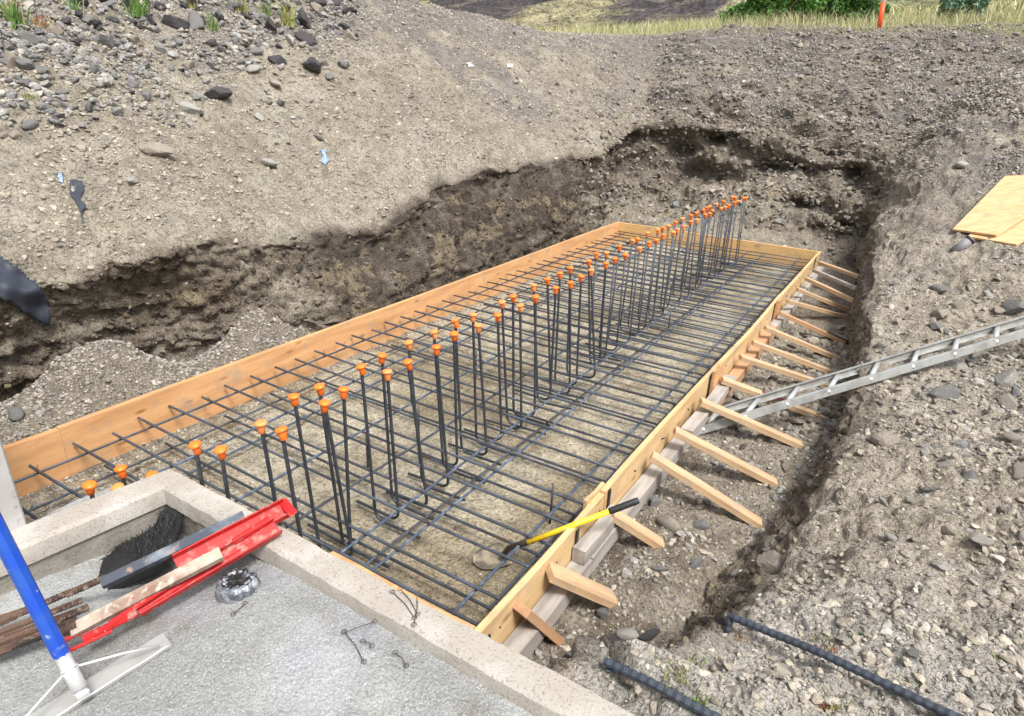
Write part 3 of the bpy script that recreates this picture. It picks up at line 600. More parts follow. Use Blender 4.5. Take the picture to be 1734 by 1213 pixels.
SPEC = [
 (262, 262, 62, 'rock_tan', 'large flat grey slab of rock half buried in the middle of the left bank', (1.1, .6, .6), 1),
 (226, 310, 34, 'rock_pale', 'pale rounded lump just below the large flat slab on the left bank', (1, .8, .8), 2),
 (455, 280, 32, 'rock_pale', 'pale round-edged rock right of centre on the left bank', (1, 1, .7), 3),
 (362, 165, 44, 'rock_dark', 'dark rock with a pale top edge in the upper left bank rubble', (1, .8, .8), 4),
 (322, 190, 52, 'rock_pale', 'long pale slab standing in the rubble of the left bank', (1.2, .6, .6), 5),
 (324, 216, 26, 'rock_pale', 'small bluish white flake of stone on the left bank', (1, .6, .7), 6),
 (530, 118, 48, 'rock_dark', 'black jagged basalt lump near the top middle of the bank', (1.2, .8, .9), 7),
 (48, 116, 34, 'rock_grey', 'blocky grey rock near the left edge of the picture high on the bank', (1, 1, 1), 8),
 (52, 216, 30, 'rock_grey', 'round grey rock at the left end of the lower rubble patch', (1, 1, .9), 9),
 (1598, 672, 52, 'rock_grey', 'angular grey boulder just below the ladder on the right bank', (1, 1, 1.1), 2),
 (1505, 748, 46, 'rock_tan', 'tan boulder with a pale flake resting beside it on the right bank', (1, .9, .9), 4),
 (1702, 650, 54, 'rock_pale', 'large pale boulder at the right edge, upper one of two', (1, .8, .9), 10),
 (1706, 684, 52, 'rock_tan', 'long rounded boulder at the right edge, lower one of two', (1.1, .7, .7), 5),
 (1715, 522, 44, 'rock_grey', 'rounded grey boulder above the ladder at the right edge', (1.1, .9, .9), 6),
 (1583, 556, 28, 'rock_grey', 'dark pyramid shaped rock just above the ladder', (1, 1, 1.1), 7),
 (1298, 965, 62, 'rock_tan', 'large tan angular rock beside the small dark hole on the right', (1, .75, .85), 8),
 (1132, 893, 50, 'rock_tan', 'tan wedge shaped rock near the end of the short timber braces', (1, .7, .9), 9),
 (1108, 855, 34, 'rock_grey', 'upright grey stone leaning next to the shovel grip', (.7, .8, 1.2), 11),
 (1188, 895, 34, 'rock_grey', 'grey rock right of the tan wedge shaped rock', (1, .8, .8), 12),
 (1062, 1078, 38, 'rock_pale', 'pale round stone in the muddy hole beside the concrete curb', (1, .9, .7), 13),
 (1098, 1082, 44, 'rock_dark', 'thin dark slate standing next to the pale round stone', (1.1, .35, .8), 1),
 (1022, 1042, 30, 'rock_grey', 'grey stone between the last timber brace and the muddy hole', (1, 1, .8), 0),
 (1255, 742, 28, 'rock_dark', 'dark grey stone lying below the foot of the ladder', (1, .8, .8), 2),
 (1628, 283, 24, 'rock_pale', 'pale grey stone above the plywood sheets', (1, 1, .9), 3),
 (1408, 1020, 28, 'rock_tan', 'tan round-shouldered stone above the long bent rebar', (1, .9, .9), 4),
 (1545, 1108, 32, 'rock_grey', 'bluish grey cobble among the pebbles by the long bent rebar', (1, .7, .7), 5),
 (1222, 300, 20, 'rock_dark', 'dark grey stone high on the heap behind the rebar', (1, 1, .9), 6),
 (1145, 352, 26, 'rock_grey', 'broken grey block on the heap behind the far board', (1.2, .8, .9), 7),
 (1392, 700, 20, 'rock_grey', 'small grey stone on the trench floor under the ladder', (1, .8, .8), 9),
 (28, 705, 34, 'rock_grey', 'grey round stone at the left edge beside the gravel pile', (1, 1, .9), 9),
]
for (px, py, wp, kd, lb, sq, i) in SPEC: px_rock(px, py, wp, kd, lb, sq, i, (random.uniform(-.3, .3), random.uniform(-.3, .3), random.uniform(0, 6)), rounded=(i in (3, 9, 13)))
def many(n, boxfn, kinds, smin, smax, label_, group, seed, sink=.3, rounded=False):
    r = random.Random(seed); k = 0; tries = 0; spots = []
    while k < n and tries < n*40:
        tries += 1; px, py = boxfn(r)
        if any((px-a_)**2+(py-b_)**2 < 18**2 for a_, b_ in placed_px): continue
        wp = smin+(smax-smin)*r.random()**2.2
        if any((px-a_)**2+(py-b_)**2 < (wp*.45+c_*.45)**2 for a_, b_, c_ in spots): continue
        loc, nrm = hit(px, py)
        if loc is None or loc.y > 14: continue
        spots.append((px, py, wp)); k += 1
        size = .5*wp/F_PX*((np.array(loc)-CAM)@AF)
        put_rock(loc, size, r.choice(kinds), label_, group, r.randrange(14), (r.uniform(-.6, .6), r.uniform(-.6, .6), r.uniform(0, 6)), (1, r.uniform(.6, 1), r.uniform(.55, .95)), sink, rounded)
many(75, lambda r: (r.uniform(0, 600), max(2, r.gauss(60, 38)+0)), ['rock_grey', 'rock_grey', 'rock_grey', 'rock_tan', 'rock_dark'], 16, 50, 'loose angular rock in the grey rubble belt at the top of the left bank', 'rubble at the top of the left bank', 1)
many(28, lambda r: (r.uniform(130, 600), r.uniform(2, 50)), ['rock_dark'], 24, 62, 'dark basalt lump in the black rubble along the top of the left bank', 'dark basalt rubble along the top of the left bank', 2)
many(42, lambda r: (r.uniform(90, 560), r.gauss(165, 45)), ['rock_grey', 'rock_tan', 'rock_pale'], 10, 30, 'small grey rock strewn over the upper slope of the left bank', 'rocks strewn over the left slope', 3)
many(14, lambda r: (r.uniform(0, 100), r.uniform(175, 235)), ['rock_grey', 'rock_tan'], 14, 34, 'grey rock in the lower rubble patch at the left edge of the bank', 'lower rubble patch at the left edge', 4)
many(58, lambda r: (r.uniform(1480, 1734), r.uniform(470, 930)), ['rock_grey', 'rock_tan', 'rock_tan', 'rock_pale'], 14, 44, 'dusty angular rock strewn over the right bank around the ladder', 'rocks on the right bank', 5)
many(26, lambda r: (r.uniform(990, 1330), r.uniform(820, 1040)), ['rock_grey', 'rock_tan'], 12, 30, 'muddy grey rock on the dirt between the timber braces and the right bank', 'rocks beside the near braces', 6)
many(24, lambda r: (r.uniform(1240, 1734), r.uniform(980, 1180)), ['rock_grey', 'rock_pale', 'rock_tan'], 12, 28, 'rounded cobble among the pebbles beside the long bent rebar', 'cobbles beside the long rebar', 7, rounded=True)
many(20, lambda r: (r.uniform(1090, 1420), r.uniform(290, 380)), ['rock_grey', 'rock_tan'], 8, 20, 'clod or stone on the rubble heap behind the far form board', 'stones on the far heap', 8)

# ------------------------------------------------------------------ formwork (one nailed-up frame)
W_, LEN, HF = 2.58, 7.06, .29
fw = empty('formwork', (W_/2, LEN/2, 0), 'timber board form boxed round the rebar grid in the trench', 'formwork')
def bowed(name, m, x0, y0, y1, th, z0, z1, bow=0.0, parent=fw, dx=0, along='y'):
    """board subdivided along its length, with a slight wander, pushed in thickness"""
    n = 24; V = []; Fc = []
    for i in range(n+1):
        t = i/n; y = y0+(y1-y0)*t; o = bow*math.sin(math.pi*t)+.002*math.sin(7*t+x0*9); zz = .003*math.sin(5*t+y0)
        for (ax, az) in ((0, z0), (th, z0), (th, z1+zz), (0, z1+zz)):
            V.append((x0+ax+o, y, az) if along == 'y' else (y, x0+ax+o, az))
    for i in range(n):
        for k in range(4):
            a_ = i*4+k; b_ = i*4+(k+1) % 4; Fc.append([a_, b_, b_+4, a_+4] if along == 'x' else [a_, a_+4, b_+4, b_])
    Fc += [[0, 1, 2, 3], [n*4+3, n*4+2, n*4+1, n*4]]
    o = wmesh(name, V, Fc, m, parent)
    bm = bmesh.new(); bm.from_mesh(o.data); bmesh.ops.recalc_face_normals(bm, faces=bm.faces); bm.to_mesh(o.data); bm.free()
    return o
bowed('side_board', M['board_left'], -.038, -1.3, -.135, .038, .0, HF-.003)
bowed('side_board', M['board_left'], -.040, -.133, 3.52, .038, .0, HF, .006)
bowed('side_board', M['board_left'], -.038, 3.523, LEN+.038, .038, .0, HF+.002, -.004)
bowed('end_board', M['board_far'], LEN, .003, W_-.003, .038, .0, HF, .0, along='x')
bowed('side_board', M['board_right'], W_, -.24, .99, .028, .005, HF, .004)
bowed('side_board', M['board_right'], W_+.003, .993, 2.74, .028, .0, HF+.006, -.012)
bowed('side_board', M['board_right'], W_, 2.743, 4.9, .028, .0, HF+.003, .008)
bowed('side_board', M['board_right'], W_, 4.903, LEN+.04, .028, .0, HF-.002, .0)
bowed('end_board', M['board_left'], -.043, 1.88, W_-.003, .036, .0, HF, .0, along='x')
bowed('splice_plate', M['board_right'], W_-.018, .86, 1.05, .017, .02, HF+.018)
bowed('splice_plate', M['board_left'], W_+.034, 2.66, 2.86, .019, .06, HF+.022)
bowed('splice_plate', M['board_left'], W_+.034, 4.62, 4.76, .019, .06, HF+.018)
MB().box((W_-.022, .30, .10), (.04, .05, .12), None, .002).build('cleat', M['lumber_red'], fw)
bowed('waler', M['lumber_grey'], W_+.036, -.20, .72, .075, .055, .135, .004)
bowed('waler', M['lumber_grey'], W_+.040, .66, 1.05, .06, .137, .205, .0)
bowed('waler', M['lumber_grey'], W_+.036, .724, 2.3, .075, .055, .135, -.006)
bowed('waler', M['lumber_grey'], W_+.058, 2.0, 2.95, .075, .137, .19, .0)
bowed('waler', M['lumber_red'], W_+.036, 2.304, 4.4, .075, .055, .135, .004)
bowed('waler', M['lumber_grey'], W_+.036, 4.404, 7.0, .075, .055, .135, .0)
for y_, zt in ((.01, .25), (.69, .275), (1.03, .295), (2.62, .31), (2.80, .30), (4.55, .30), (4.68, .30), (6.65, .31)):
    MB().beam((W_+.032, y_, -.12), (W_+.034+random.uniform(0, .004), y_+random.uniform(-.01, .01), zt), .022, .007, (1, 0, 0), .001).build('stake', M['dark_steel'], fw)
mb = MB()
for y_ in np.arange(.1, 7.0, .42):
    for z_ in (.07, .22): mb.tube([(W_+.027, y_+random.uniform(-.02, .02), z_), (W_+.0345, y_, z_)], .0045, 6)
o = mb.build('nail_heads', M['dark_steel'], fw); o['kind'] = 'stuff'
# timber braces (each one a loose-ended prop)
BR = [((1036, 870), (1112, 922), .20, .06, .07, 'lumber', 'short pale timber prop right beside the shovel grip'),
 ((930, 968), (1030, 1016), .24, .10, .089, 'lumber', 'short mud-specked timber prop, second from the concrete curb'),
 ((882, 1030), (935, 1080), .22, .11, .08, 'lumber_red', 'short reddish timber prop nearest the concrete curb'),
 ((1103, 772), (1278, 886), .23, .08, .07, 'lumber', 'long clean timber prop, fourth from the concrete curb'),
 ((1142, 730), (1305, 818), .22, .08, .07, 'lumber', 'long timber prop with two dark knots, second below the ladder foot'),
 ((1186, 680), (1350, 755), .22, .09, .07, 'lumber', 'long timber prop just below the foot of the ladder'),
 ((1222, 643), (1385, 708), .20, .09, .06, 'lumber', 'timber prop with a dark red paint mark crossing under the ladder'),
 ((1253, 605), (1398, 655), .20, .10, .055, 'lumber', 'timber prop just above the ladder, its tip hidden behind the rail'),
 ((1274, 580), (1400, 630), .20, .10, .055, 'lumber', 'timber prop, second above the ladder'),
 ((1295, 555), (1415, 608), .20, .10, .055, 'lumber', 'timber prop, third above the ladder'),
 ((1320, 530), (1425, 580), .18, .10, .05, 'lumber_red', 'reddish timber prop with a black far end, fourth above the ladder'),
 ((1333, 510), (1428, 538), .20, .12, .05, 'lumber', 'timber prop over the pinkish litter, fifth above the ladder'),
 ((1350, 490), (1437, 528), .20, .12, .05, 'lumber', 'timber prop, sixth above the ladder'),
 ((1365, 472), (1442, 510), .20, .12, .05, 'lumber', 'timber prop, seventh above the ladder'),
 ((1378, 458), (1447, 490), .18, .12, .04, 'lumber_grey', 'dark weathered timber prop, second from the far end'),
 ((1388, 445), (1452, 470), .20, .14, .045, 'lumber', 'timber prop at the far corner of the form')]
for k, (a_, b_, z0, z1, wd_, mt_, lb) in enumerate(BR):
    p = at_x(a_[0], a_[1], W_+.075); q = at_z(b_[0], b_[1], z1)
    p.z = max(.19, min(.26, p.z))
    p = at_z(a_[0], a_[1], p.z)
    hq = hit(b_[0], b_[1])[0]
    if hq is not None and abs(hq.y-q.y) < .6: q = hq+Vector((0, 0, .012))
    q = q+(q-p).normalized()*.03
    mb = MB().beam(p, q, wd_, .036, (0, 0, 1), .003)
    c = (p+q)/2
    # bake orientation into the object so wood grain follows the board
    d = (q-p).normalized(); sd_ = d.cross(Vector((0, 0, 1))).normalized(); u = sd_.cross(d)
    R = Matrix((d, sd_, u)).transposed()
    mb2 = MB().box((0, 0, 0), ((q-p).length, wd_, .036), None, .0025)
    o = wmesh('timber_prop', [tuple(Vector(v)) for v in mb2.V], mb2.F, M[mt_], None, False, Vector((0, 0, 0)))
    o.matrix_world = Matrix.Translation(c)@R.to_4x4()@Matrix.Rotation(random.uniform(-.08, .08), 4, 'X')
    tag(o, lb, 'timber prop', 'timber props bracing the right side of the form')
    if k == 6: 
        m2 = MB().box((.02, 0, .0195), (.20, wd_*.9, .003), None); pp = wmesh('paint_mark', m2.V, m2.F, mat('dark_red_paint', (.16, .02, .025), .6), None, False, Vector((0, 0, 0))); pp.parent = o
    if k == 10:
        m2 = MB().box((.23, 0, 0), (.20, wd_*.8, .05), None, .002); pp = wmesh('steel_tip', m2.V, m2.F, M['dark_steel'], None, False, Vector((0, 0, 0))); pp.parent = o

# ------------------------------------------------------------------ rebar mat (tied together: one thing)
rm = empty('rebar_mat', (W_/2, LEN/2, 0), 'two-layer grid of tied steel reinforcing bars lying inside the timber form', 'rebar mat')
ZT, ZB = .185, .075; CY = [-.90, -.70, -.50, -.32, -.09, .09, .255, .45, .63, .81, 1.0, 1.2, 1.37, 1.55, 1.75, 1.94, 2.13, 2.31, 2.5]
while CY[-1] < 6.95: CY.append(CY[-1]+.186+random.uniform(-.012, .012))
def bar(name, p, q, r, m, rib=.10, sag=.004):
    p, q = Vector(p), Vector(q); n = 5; pts = []
    ph = random.uniform(0, 6)
    for i in range(n+1):
        t = i/n; v = p.lerp(q, t); v.z += -sag*math.sin(math.pi*t)*2+.002*math.sin(ph+t*8); v.y += .003*math.sin(ph+5*t) if abs(q.x-p.x) > 1 else 0; v.x += .004*math.sin(ph+4*t) if abs(q.y-p.y) > 1 else 0
        pts.append(v)
    near = min(p.y, q.y) < 3
    return MB().tube(pts, r, 7 if near else 5, rib if near else 0, .016).build(name, m, rm, True)
for i, y_ in enumerate(CY):
    x1 = 1.22 if y_ < -.25 else (1.72 if y_ < -.05 else W_-.05+random.uniform(-.02, .02)); x0 = .03+random.uniform(-.02, .035)
    sk = random.uniform(-.018, .018)
    rb0 = .0072 if y_ < 3 else .0062
    bar('cross_bar', (x0, y_, ZT+random.uniform(-.004, .006)), (x1, y_+sk, ZT+random.uniform(-.004, .006)), rb0, M['mat_bar'])
    if y_ > -.25 and (i % 2 == 0 or y_ > 2):
        yo = y_+(.055 if i % 3 else .02)+random.uniform(-.015, .015)
        bar('cross_bar', (.16+random.uniform(0, .05), yo, ZB), (W_-.09+random.uniform(-.03, .03) if y_ > .05 else 1.7, yo+random.uniform(-.02, .02), ZB), .0072, M['mat_bar'])
for x_, z_, y0, mt_ in ((.13, ZT-.016, -1.1, 'mat_bar'), (.25, ZB-.015, -1.1, 'mat_bar'), (.56, ZB-.015, -1.0, 'blue_bar'), (.60, ZT-.016, -.9, 'blue_bar'), (1.12, ZT-.016, -.9, 'blue_bar'), 
                    (1.47, ZT-.016, -.15, 'mat_bar'), (1.80, ZT-.016, .05, 'blue_bar'), (1.84, ZB-.015, .08, 'mat_bar'), (1.98, ZT-.016, .08, 'blue_bar'), (2.40, ZT-.016, .10, 'blue_bar'), (2.44, ZB-.015, .3, 'mat_bar')):
    bar('long_bar', (x_, y0, z_), (x_+random.uniform(-.02, .02), LEN-.06-random.uniform(0, .05), z_), .0066, M[mt_])
# vertical chairs / standees and tie wires
mb = MB()
for _ in range(330):
    y_ = random.choice(CY); x_ = random.choice((.13, .60, 1.12, 1.47, 1.80, 1.98, 2.40))
    if y_ < .0 and x_ > 1.2: continue
    p = Vector((x_, y_, ZT))
    for s_ in (-1, 1):
        q = p+Vector((random.uniform(-.02, .02), random.uniform(-.02, .02), random.uniform(.0, .03)))
        mb.tube([p+Vector((s_*.008, -.008, -.012)), p+Vector((s_*.006, .004, .009)), q], .0012, 4)
o = mb.build('tie_wire', M['wire'], rm); o['kind'] = 'stuff'
for px, py, z_ in ((708, 700, .0), (935, 830, .0), (806, 600, .0), (1135, 530, 0), (695, 640, 0), (620, 745, 0)):
    p = at_z(px, py, .2); MB().tube([(p.x, p.y, .0), (p.x+.004, p.y, .24)], .006, 6).build('standee', M['rebar'], rm, True)

# ------------------------------------------------------------------ dowels
CAPS = [((152, 825), .64), ((205, 797), .62), ((200, 829), .585), ((258, 808), .56), ((331, 757), .76), ((374, 765), .76)] + [(c, .845) for c in
 [(442,721),(477,732),(498,675),(541,658),(550,686),(582,663),(612,624),(647,605),(656,633),(692,583),(691,616),(735,565),(739,591),(771,546),(769,568),(801,536),(810,554),(843,536),(850,514),(869,504),(881,520),
 (904,486),(907,505),(927,475),(941,490),(948,465),(966,456),(966,481),(984,470),(997,444),(1001,460),(1010,432),(1027,430),(1026,448),(1041,440),(1049,419),(1059,433),(1071,409),(1079,406),(1083,422),(1096,396),(1099,413),(1111,408),(1114,391),(1122,387),(1123,400),(1132,384),(1143,378),(1140,395),(1147,390),(1155,372),(1158,385),(1170,366),(1170,377),(1179,362),(1180,374),(1191,357),(1194,365),(1197,353),(1202,363),(1206,358),(1201,351),(1213,347),(1221,354),(1225,342),(1228,352),(1234,349),(1240,335),(1244,335),(1244,344),(1249,342),(1259,337),(1263,336)]]
HB = .80
def dowel_mesh(seg, rib, leg, s_):
    pts = [Vector((0, 0, HB-.01)), Vector((0, 0, .06))]
    for k in range(1, 6):
        an = math.pi/2*k/5; pts.append(Vector((s_*.05*(1-math.cos(an)), 0, .06-.05*math.sin(an))))
    pts.append(Vector((s_*leg, 0, .01)))
    mb = MB().tube(pts, .0074, seg, rib, .013)
    m_ = bpy.data.meshes.new('bar'); m_.from_pydata(mb.V, [], mb.F); m_.materials.append(M['rebar']); m_.polygons.foreach_set('use_smooth', [True]*len(m_.polygons)); m_.update(); return m_
def cap_mesh(seg):
    # mushroom cap: ribbed skirt and domed head
    mb = MB().lathe([(.0115, -.034), (.0135, -.033), (.0150, -.006), (.0155, -.002), (.0215, .000), (.0235, .003), (.0235, .007), (.0215, .0105), (.0165, .0135), (.009, .0152), (.002, .0156)], seg)
    m_ = bpy.data.meshes.new('cap'); m_.from_pydata(mb.V, [], mb.F); m_.materials.append(M['cap']); m_.polygons.foreach_set('use_smooth', [True]*len(m_.polygons)); m_.update(); return m_
DM = {(n, s_): dowel_mesh(7 if n else 5, .12 if n else 0, .28, s_) for n in (0, 1) for s_ in (-1, 1)}; CM = {0: cap_mesh(10), 1: cap_mesh(18)}
NEARL = {0: 'capped dowel bar leftmost of all, in front of the grey panel', 1: 'capped dowel bar standing tallest of the three behind the left concrete curb', 2: 'capped dowel bar with only its cap showing over the left curb',
         3: 'dowel cap barely peeping over the corner of the concrete curb', 4: 'left one of the capped dowel pair just behind the curb corner', 5: 'right one of the capped dowel pair just behind the curb corner',
         6: 'capped dowel bar rising just behind the red steel bracket, left of two', 7: 'capped dowel bar rising just behind the red steel bracket, right of two'}
for k, (c, z_) in enumerate(CAPS):
    p = at_z(c[0], c[1], z_); near = 1 if p.y < 3 else 0
    s_ = -1 if (p.x > 1.62) else 1
    lean = Vector((random.gauss(.03, .02), random.gauss(.03, .02), 0)) if near else Vector((random.gauss(.0, .02), random.gauss(.0, .02), 0))
    base = Vector((p.x, p.y, .03))+lean
    if k < 6: base = Vector((p.x, p.y, .03))
    o = bpy.data.objects.new('dowel_bar', None); C.objects.link(o); o.empty_display_size = .03
    d = (p-base); Ls = d.length
    zz = d.normalized(); xx = Vector((1, 0, 0)); yy = zz.cross(xx).normalized(); xx = yy.cross(zz)
    o.matrix_world = Matrix.Translation(base)@Matrix((xx, yy, zz)).transposed().to_4x4()
    b_ = link('bar', DM[(near, s_)], o); b_.scale = (1, 1, Ls/HB)
    cp = link('rebar_cap', CM[near], o); cp.location = (0, 0, Ls+.004); cp.rotation_euler = (random.gauss(0, .11), random.gauss(0, .11), random.uniform(0, 3))
    if random.random() < .3: cp.material_slots[0].link = 'OBJECT'; cp.material_slots[0].material = M['cap_faded']
    if k in NEARL: lb = NEARL[k]
    elif s_ < 0: lb = 'orange-capped dowel bar in the row nearer the right form board'
    else: lb = 'orange-capped dowel bar in the row nearer the left form board'
    tag(o, lb, 'rebar dowel', None if k in NEARL else ('dowel bars, right row' if s_ < 0 else 'dowel bars, left row'))

# ------------------------------------------------------------------ concrete vault: curb, slab
ZC = .62
cv = empty('concrete_vault', (2.2, -.6, 0), 'low beige concrete wall with a grey sandy slab inside, filling the near left corner', 'concrete vault')
def curb(outer, inner, n=60):
    V = []; Fc = []; po = [Vector(p) for p in outer]; pi = [Vector(p) for p in inner]
    ring = []
    for i in range(len(po)-1):
        m_ = n if i < len(po)-1 else 1
        for k in range(m_): t = k/m_; ring.append((po[i].lerp(po[i+1], t), pi[i].lerp(pi[i+1], t)))
    ring.append((po[-1], pi[-1]))
    prof = []
    for a_, b_ in ring:
        w_ = (b_-a_); 
        row = [(a_, -.2), (a_, .2), (a_, ZC-.012), (a_+w_*.08, ZC), (a_+w_*.5, ZC+.001), (a_+w_*.93, ZC), (b_+w_*.05, ZC-.01), (b_+w_*.10, ZC-.04), (b_+w_*.11, ZC-.07), (b_+w_*.02, ZC-.078), (b_, ZC-.12), (b_, .2)]
        prof.append(row)
    m_ = len(prof[0])
    for row in prof:
        for (p, z) in row: V.append((p.x, p.y, z))
    V = np.array(V); nz_ = fbm(V, 9, 4, 3)*.004+fbm(V, 35, 3, 5)*.0025; V += np.stack([nz_, nz_, nz_*.8], 1)
    for i in range(len(prof)-1):
        for k in range(m_-1): a_ = i*m_+k; Fc.append([a_, a_+1, a_+m_+1, a_+m_])
    o = wmesh('curb_wall', V, Fc, M['conc'], cv, True); o.data.set_sharp_from_angle(angle=math.radians(28))
    o.data.materials.append(M['conc_damp'])
    for k, f in enumerate(o.data.polygons): f.material_index = 1 if k % (m_-1) >= 8 else 0
    return o
cu = curb([(.92, -3.1, 0), (1.318, -.283, 0), (5.2, -.272, 0)], [(1.10, -3.1, 0), (1.418, -.372, 0), (5.2, -.385, 0)], 220)
# slab surface
gx, gy = np.meshgrid(np.linspace(1.02, 5.2, 520), np.linspace(-3.1, -.355, 340), indexing='ij')
Pg = np.stack([gx, gy, gx*0], -1)
zs = .575-.10*(1-sm(gx+.25*(gy+.4), 1.55, 2.15))-.05*np.exp(-(((gx-1.55)/.2)**2+((gy+.5)/.2)**2))+.010*fbm(Pg, 2.2, 4, 9)+.0035*fbm(Pg, 14, 3, 19)+.0016*fbm(Pg, 60, 2, 29)-.02*sm(-(gy+.385+.10*fbm(Pg, 2.3, 2, 77)), -.12, .0)*0
zs -= .012*np.exp(-((gy+.40)/.05)**2)
Pg[..., 2] = zs; I = np.arange(gx.size).reshape(gx.shape)
Qs = np.stack([I[:-1, :-1], I[1:, :-1], I[1:, 1:], I[:-1, 1:]], -1).reshape(-1, 4)
wmesh('slab', Pg.reshape(-1, 3), Qs, M['slab'], cv, True)
def slab_z(x, y):
    i = int(np.clip((x-1.02)/4.18*519, 0, 519)); j = int(np.clip((y+3.1)/2.745*339, 0, 339)); return float(zs[i, j])
# grey panel standing at the far left
pn = MB().box((.45, -.79, .62), (1.62, .07, 1.3), None, .006)
tag(pn.build('grey_slab_panel', M['panel']), 'upright smooth grey concrete panel at the left edge behind the curb', 'panel')

# black bristly mat in the corner of the slab
poly = [(148, 988), (165, 958), (200, 925), (240, 905), (262, 890), (272, 868), (286, 858), (306, 862), (308, 880), (298, 905), (292, 925), (284, 948), (235, 970), (170, 1005)]
def in_poly(x, y, P):
    c = False
    for i in range(len(P)):
        x1, y1 = P[i]; x2, y2 = P[i-1]
        if (y1 > y) != (y2 > y) and x < (x2-x1)*(y-y1)/(y2-y1)+x1: c = not c
    return c
zm = lambda px, py: .545-.10*sm(np.array(280.-px), 0, 110)
mb = MB(); top = []
for p in poly: top.append(at_z(p[0], p[1], float(zm(*p))))
cen = sum(top, Vector())/len(top)
mb.V = [tuple(v) for v in top]+[tuple(v+Vector((0, 0, -.03))) for v in top]+[tuple(cen+Vector((0, 0, -.005)))]
n = len(top); mb.F = [[i, (i+1) % n, 2*n] for i in range(n)]+[[i, i+n, (i+1) % n+n, (i+1) % n] for i in range(n)]
rb = random.Random(4)
for _ in range(2600):
    px, py = rb.uniform(145, 310), rb.uniform(855, 1005)
    if not in_poly(px, py, poly): continue
    b0 = at_z(px, py, float(zm(px, py))-.006); d = Vector((rb.gauss(-.3, .5), rb.gauss(.3, .5), rb.uniform(.5, 1.2))).normalized()*rb.uniform(.012, .03)
    sd_ = Vector((rb.gauss(0, 1), rb.gauss(0, 1), 0)).normalized()*.0016; k = len(mb.V); mb.V += [tuple(b0-sd_), tuple(b0+sd_), tuple(b0+d)]; mb.F.append([k, k+1, k+2])
for i in range(n):
    a_, b_ = top[i], top[(i+1) % n]; out = ((a_+b_)/2-cen); out.z = 0; out.normalize()
    for j in range(24):
        b0 = a_.lerp(b_, rb.random()); d = (out+Vector((rb.gauss(0, .3), rb.gauss(0, .3), rb.uniform(-.2, .5)))).normalized()*rb.uniform(.01, .024); sd_ = (b_-a_).normalized()*.0015
        k = len(mb.V); mb.V += [tuple(b0-sd_), tuple(b0+sd_), tuple(b0+d)]; mb.F.append([k, k+1, k+2])
tag(mb.build('bristle_mat', M['bristle']), 'black bristly mat slumped in the corner of the concrete curb under the steel channels', 'mat')

# ------------------------------------------------------------------ steel channels and screw brackets on the curb
def channel(mb, p, q, w_, h, t=.004, up=(0, 0, 1), flip=1):
    p, q = Vector(p), Vector(q); d = (q-p).normalized(); s_ = d.cross(Vector(up)).normalized(); u = s_.cross(d)
    mb.beam(p, q, w_, t, u, .0005)
    for k in (-1, 1): mb.beam(p+s_*k*(w_/2-t/2)+u*flip*(h/2+t/2), q+s_*k*(w_/2-t/2)+u*flip*(h/2+t/2), t, h, u, .0005)
    return mb
def screw(p, q, r, parent, m, name='screw_rod', pitch=.008):
    mb = MB(); p, q = Vector(p), Vector(q); n = int((q-p).length/(pitch/2)); pts = [p.lerp(q, i/n) for i in range(n+1)]
    mb.tube(pts, [r*(1.0 if i % 2 else .80) for i in range(n+1)], 10); return mb.build(name, m, parent)
# red bracket pair
def Wz(px, py, z): return at_z(px, py, z)
rd = empty('red_bracket', Wz(440, 900, .63), 'bright red steel screw bracket with long open channel lying over the concrete curb', 'steel bracket')
up_r = Vector((.35, -.55, .75))
mb = channel(MB(), Wz(232, 1032, .60), Wz(470, 893, .655), .055, .026, .004, up_r); mb.build('channel', M['red'], rd)
mb = MB().beam(Wz(240, 1040, .585), Wz(455, 905, .635), .004, .042, up_r); mb.build('side_flange', M['red'], rd)
rd2 = empty('red_bracket', Wz(470, 860, .66), 'second red steel bracket with looped end, behind the brighter one on the curb', 'steel bracket')
mb = channel(MB(), Wz(300, 960, .62), Wz(486, 862, .665), .062, .030, .004, up_r)
mb.beam(Wz(478, 848, .685), Wz(498, 872, .685), .03, .004, up_r); mb.build('channel', M['red'], rd2)
screw(Wz(395, 918, .66), Wz(455, 880, .685), .012, rd2, M['red'])
for (a_, b_, r_) in (((185, 1058, .60), (285, 992, .63), .011), ((140, 1083, .585), (232, 1038, .60), .013), ((105, 1108, .575), (190, 1068, .585), .006)):
    screw(Wz(*a_), Wz(*b_), r_, rd, M['red'])
screw(Wz(95, 1092, .58), Wz(230, 1025, .60), .005, rd2, M['red'], 'push_rod', .02)
MB().beam(Wz(100, 1088, .57), Wz(260, 1004, .60), .018, .003, up_r).build('push_strip', M['red'], rd2)
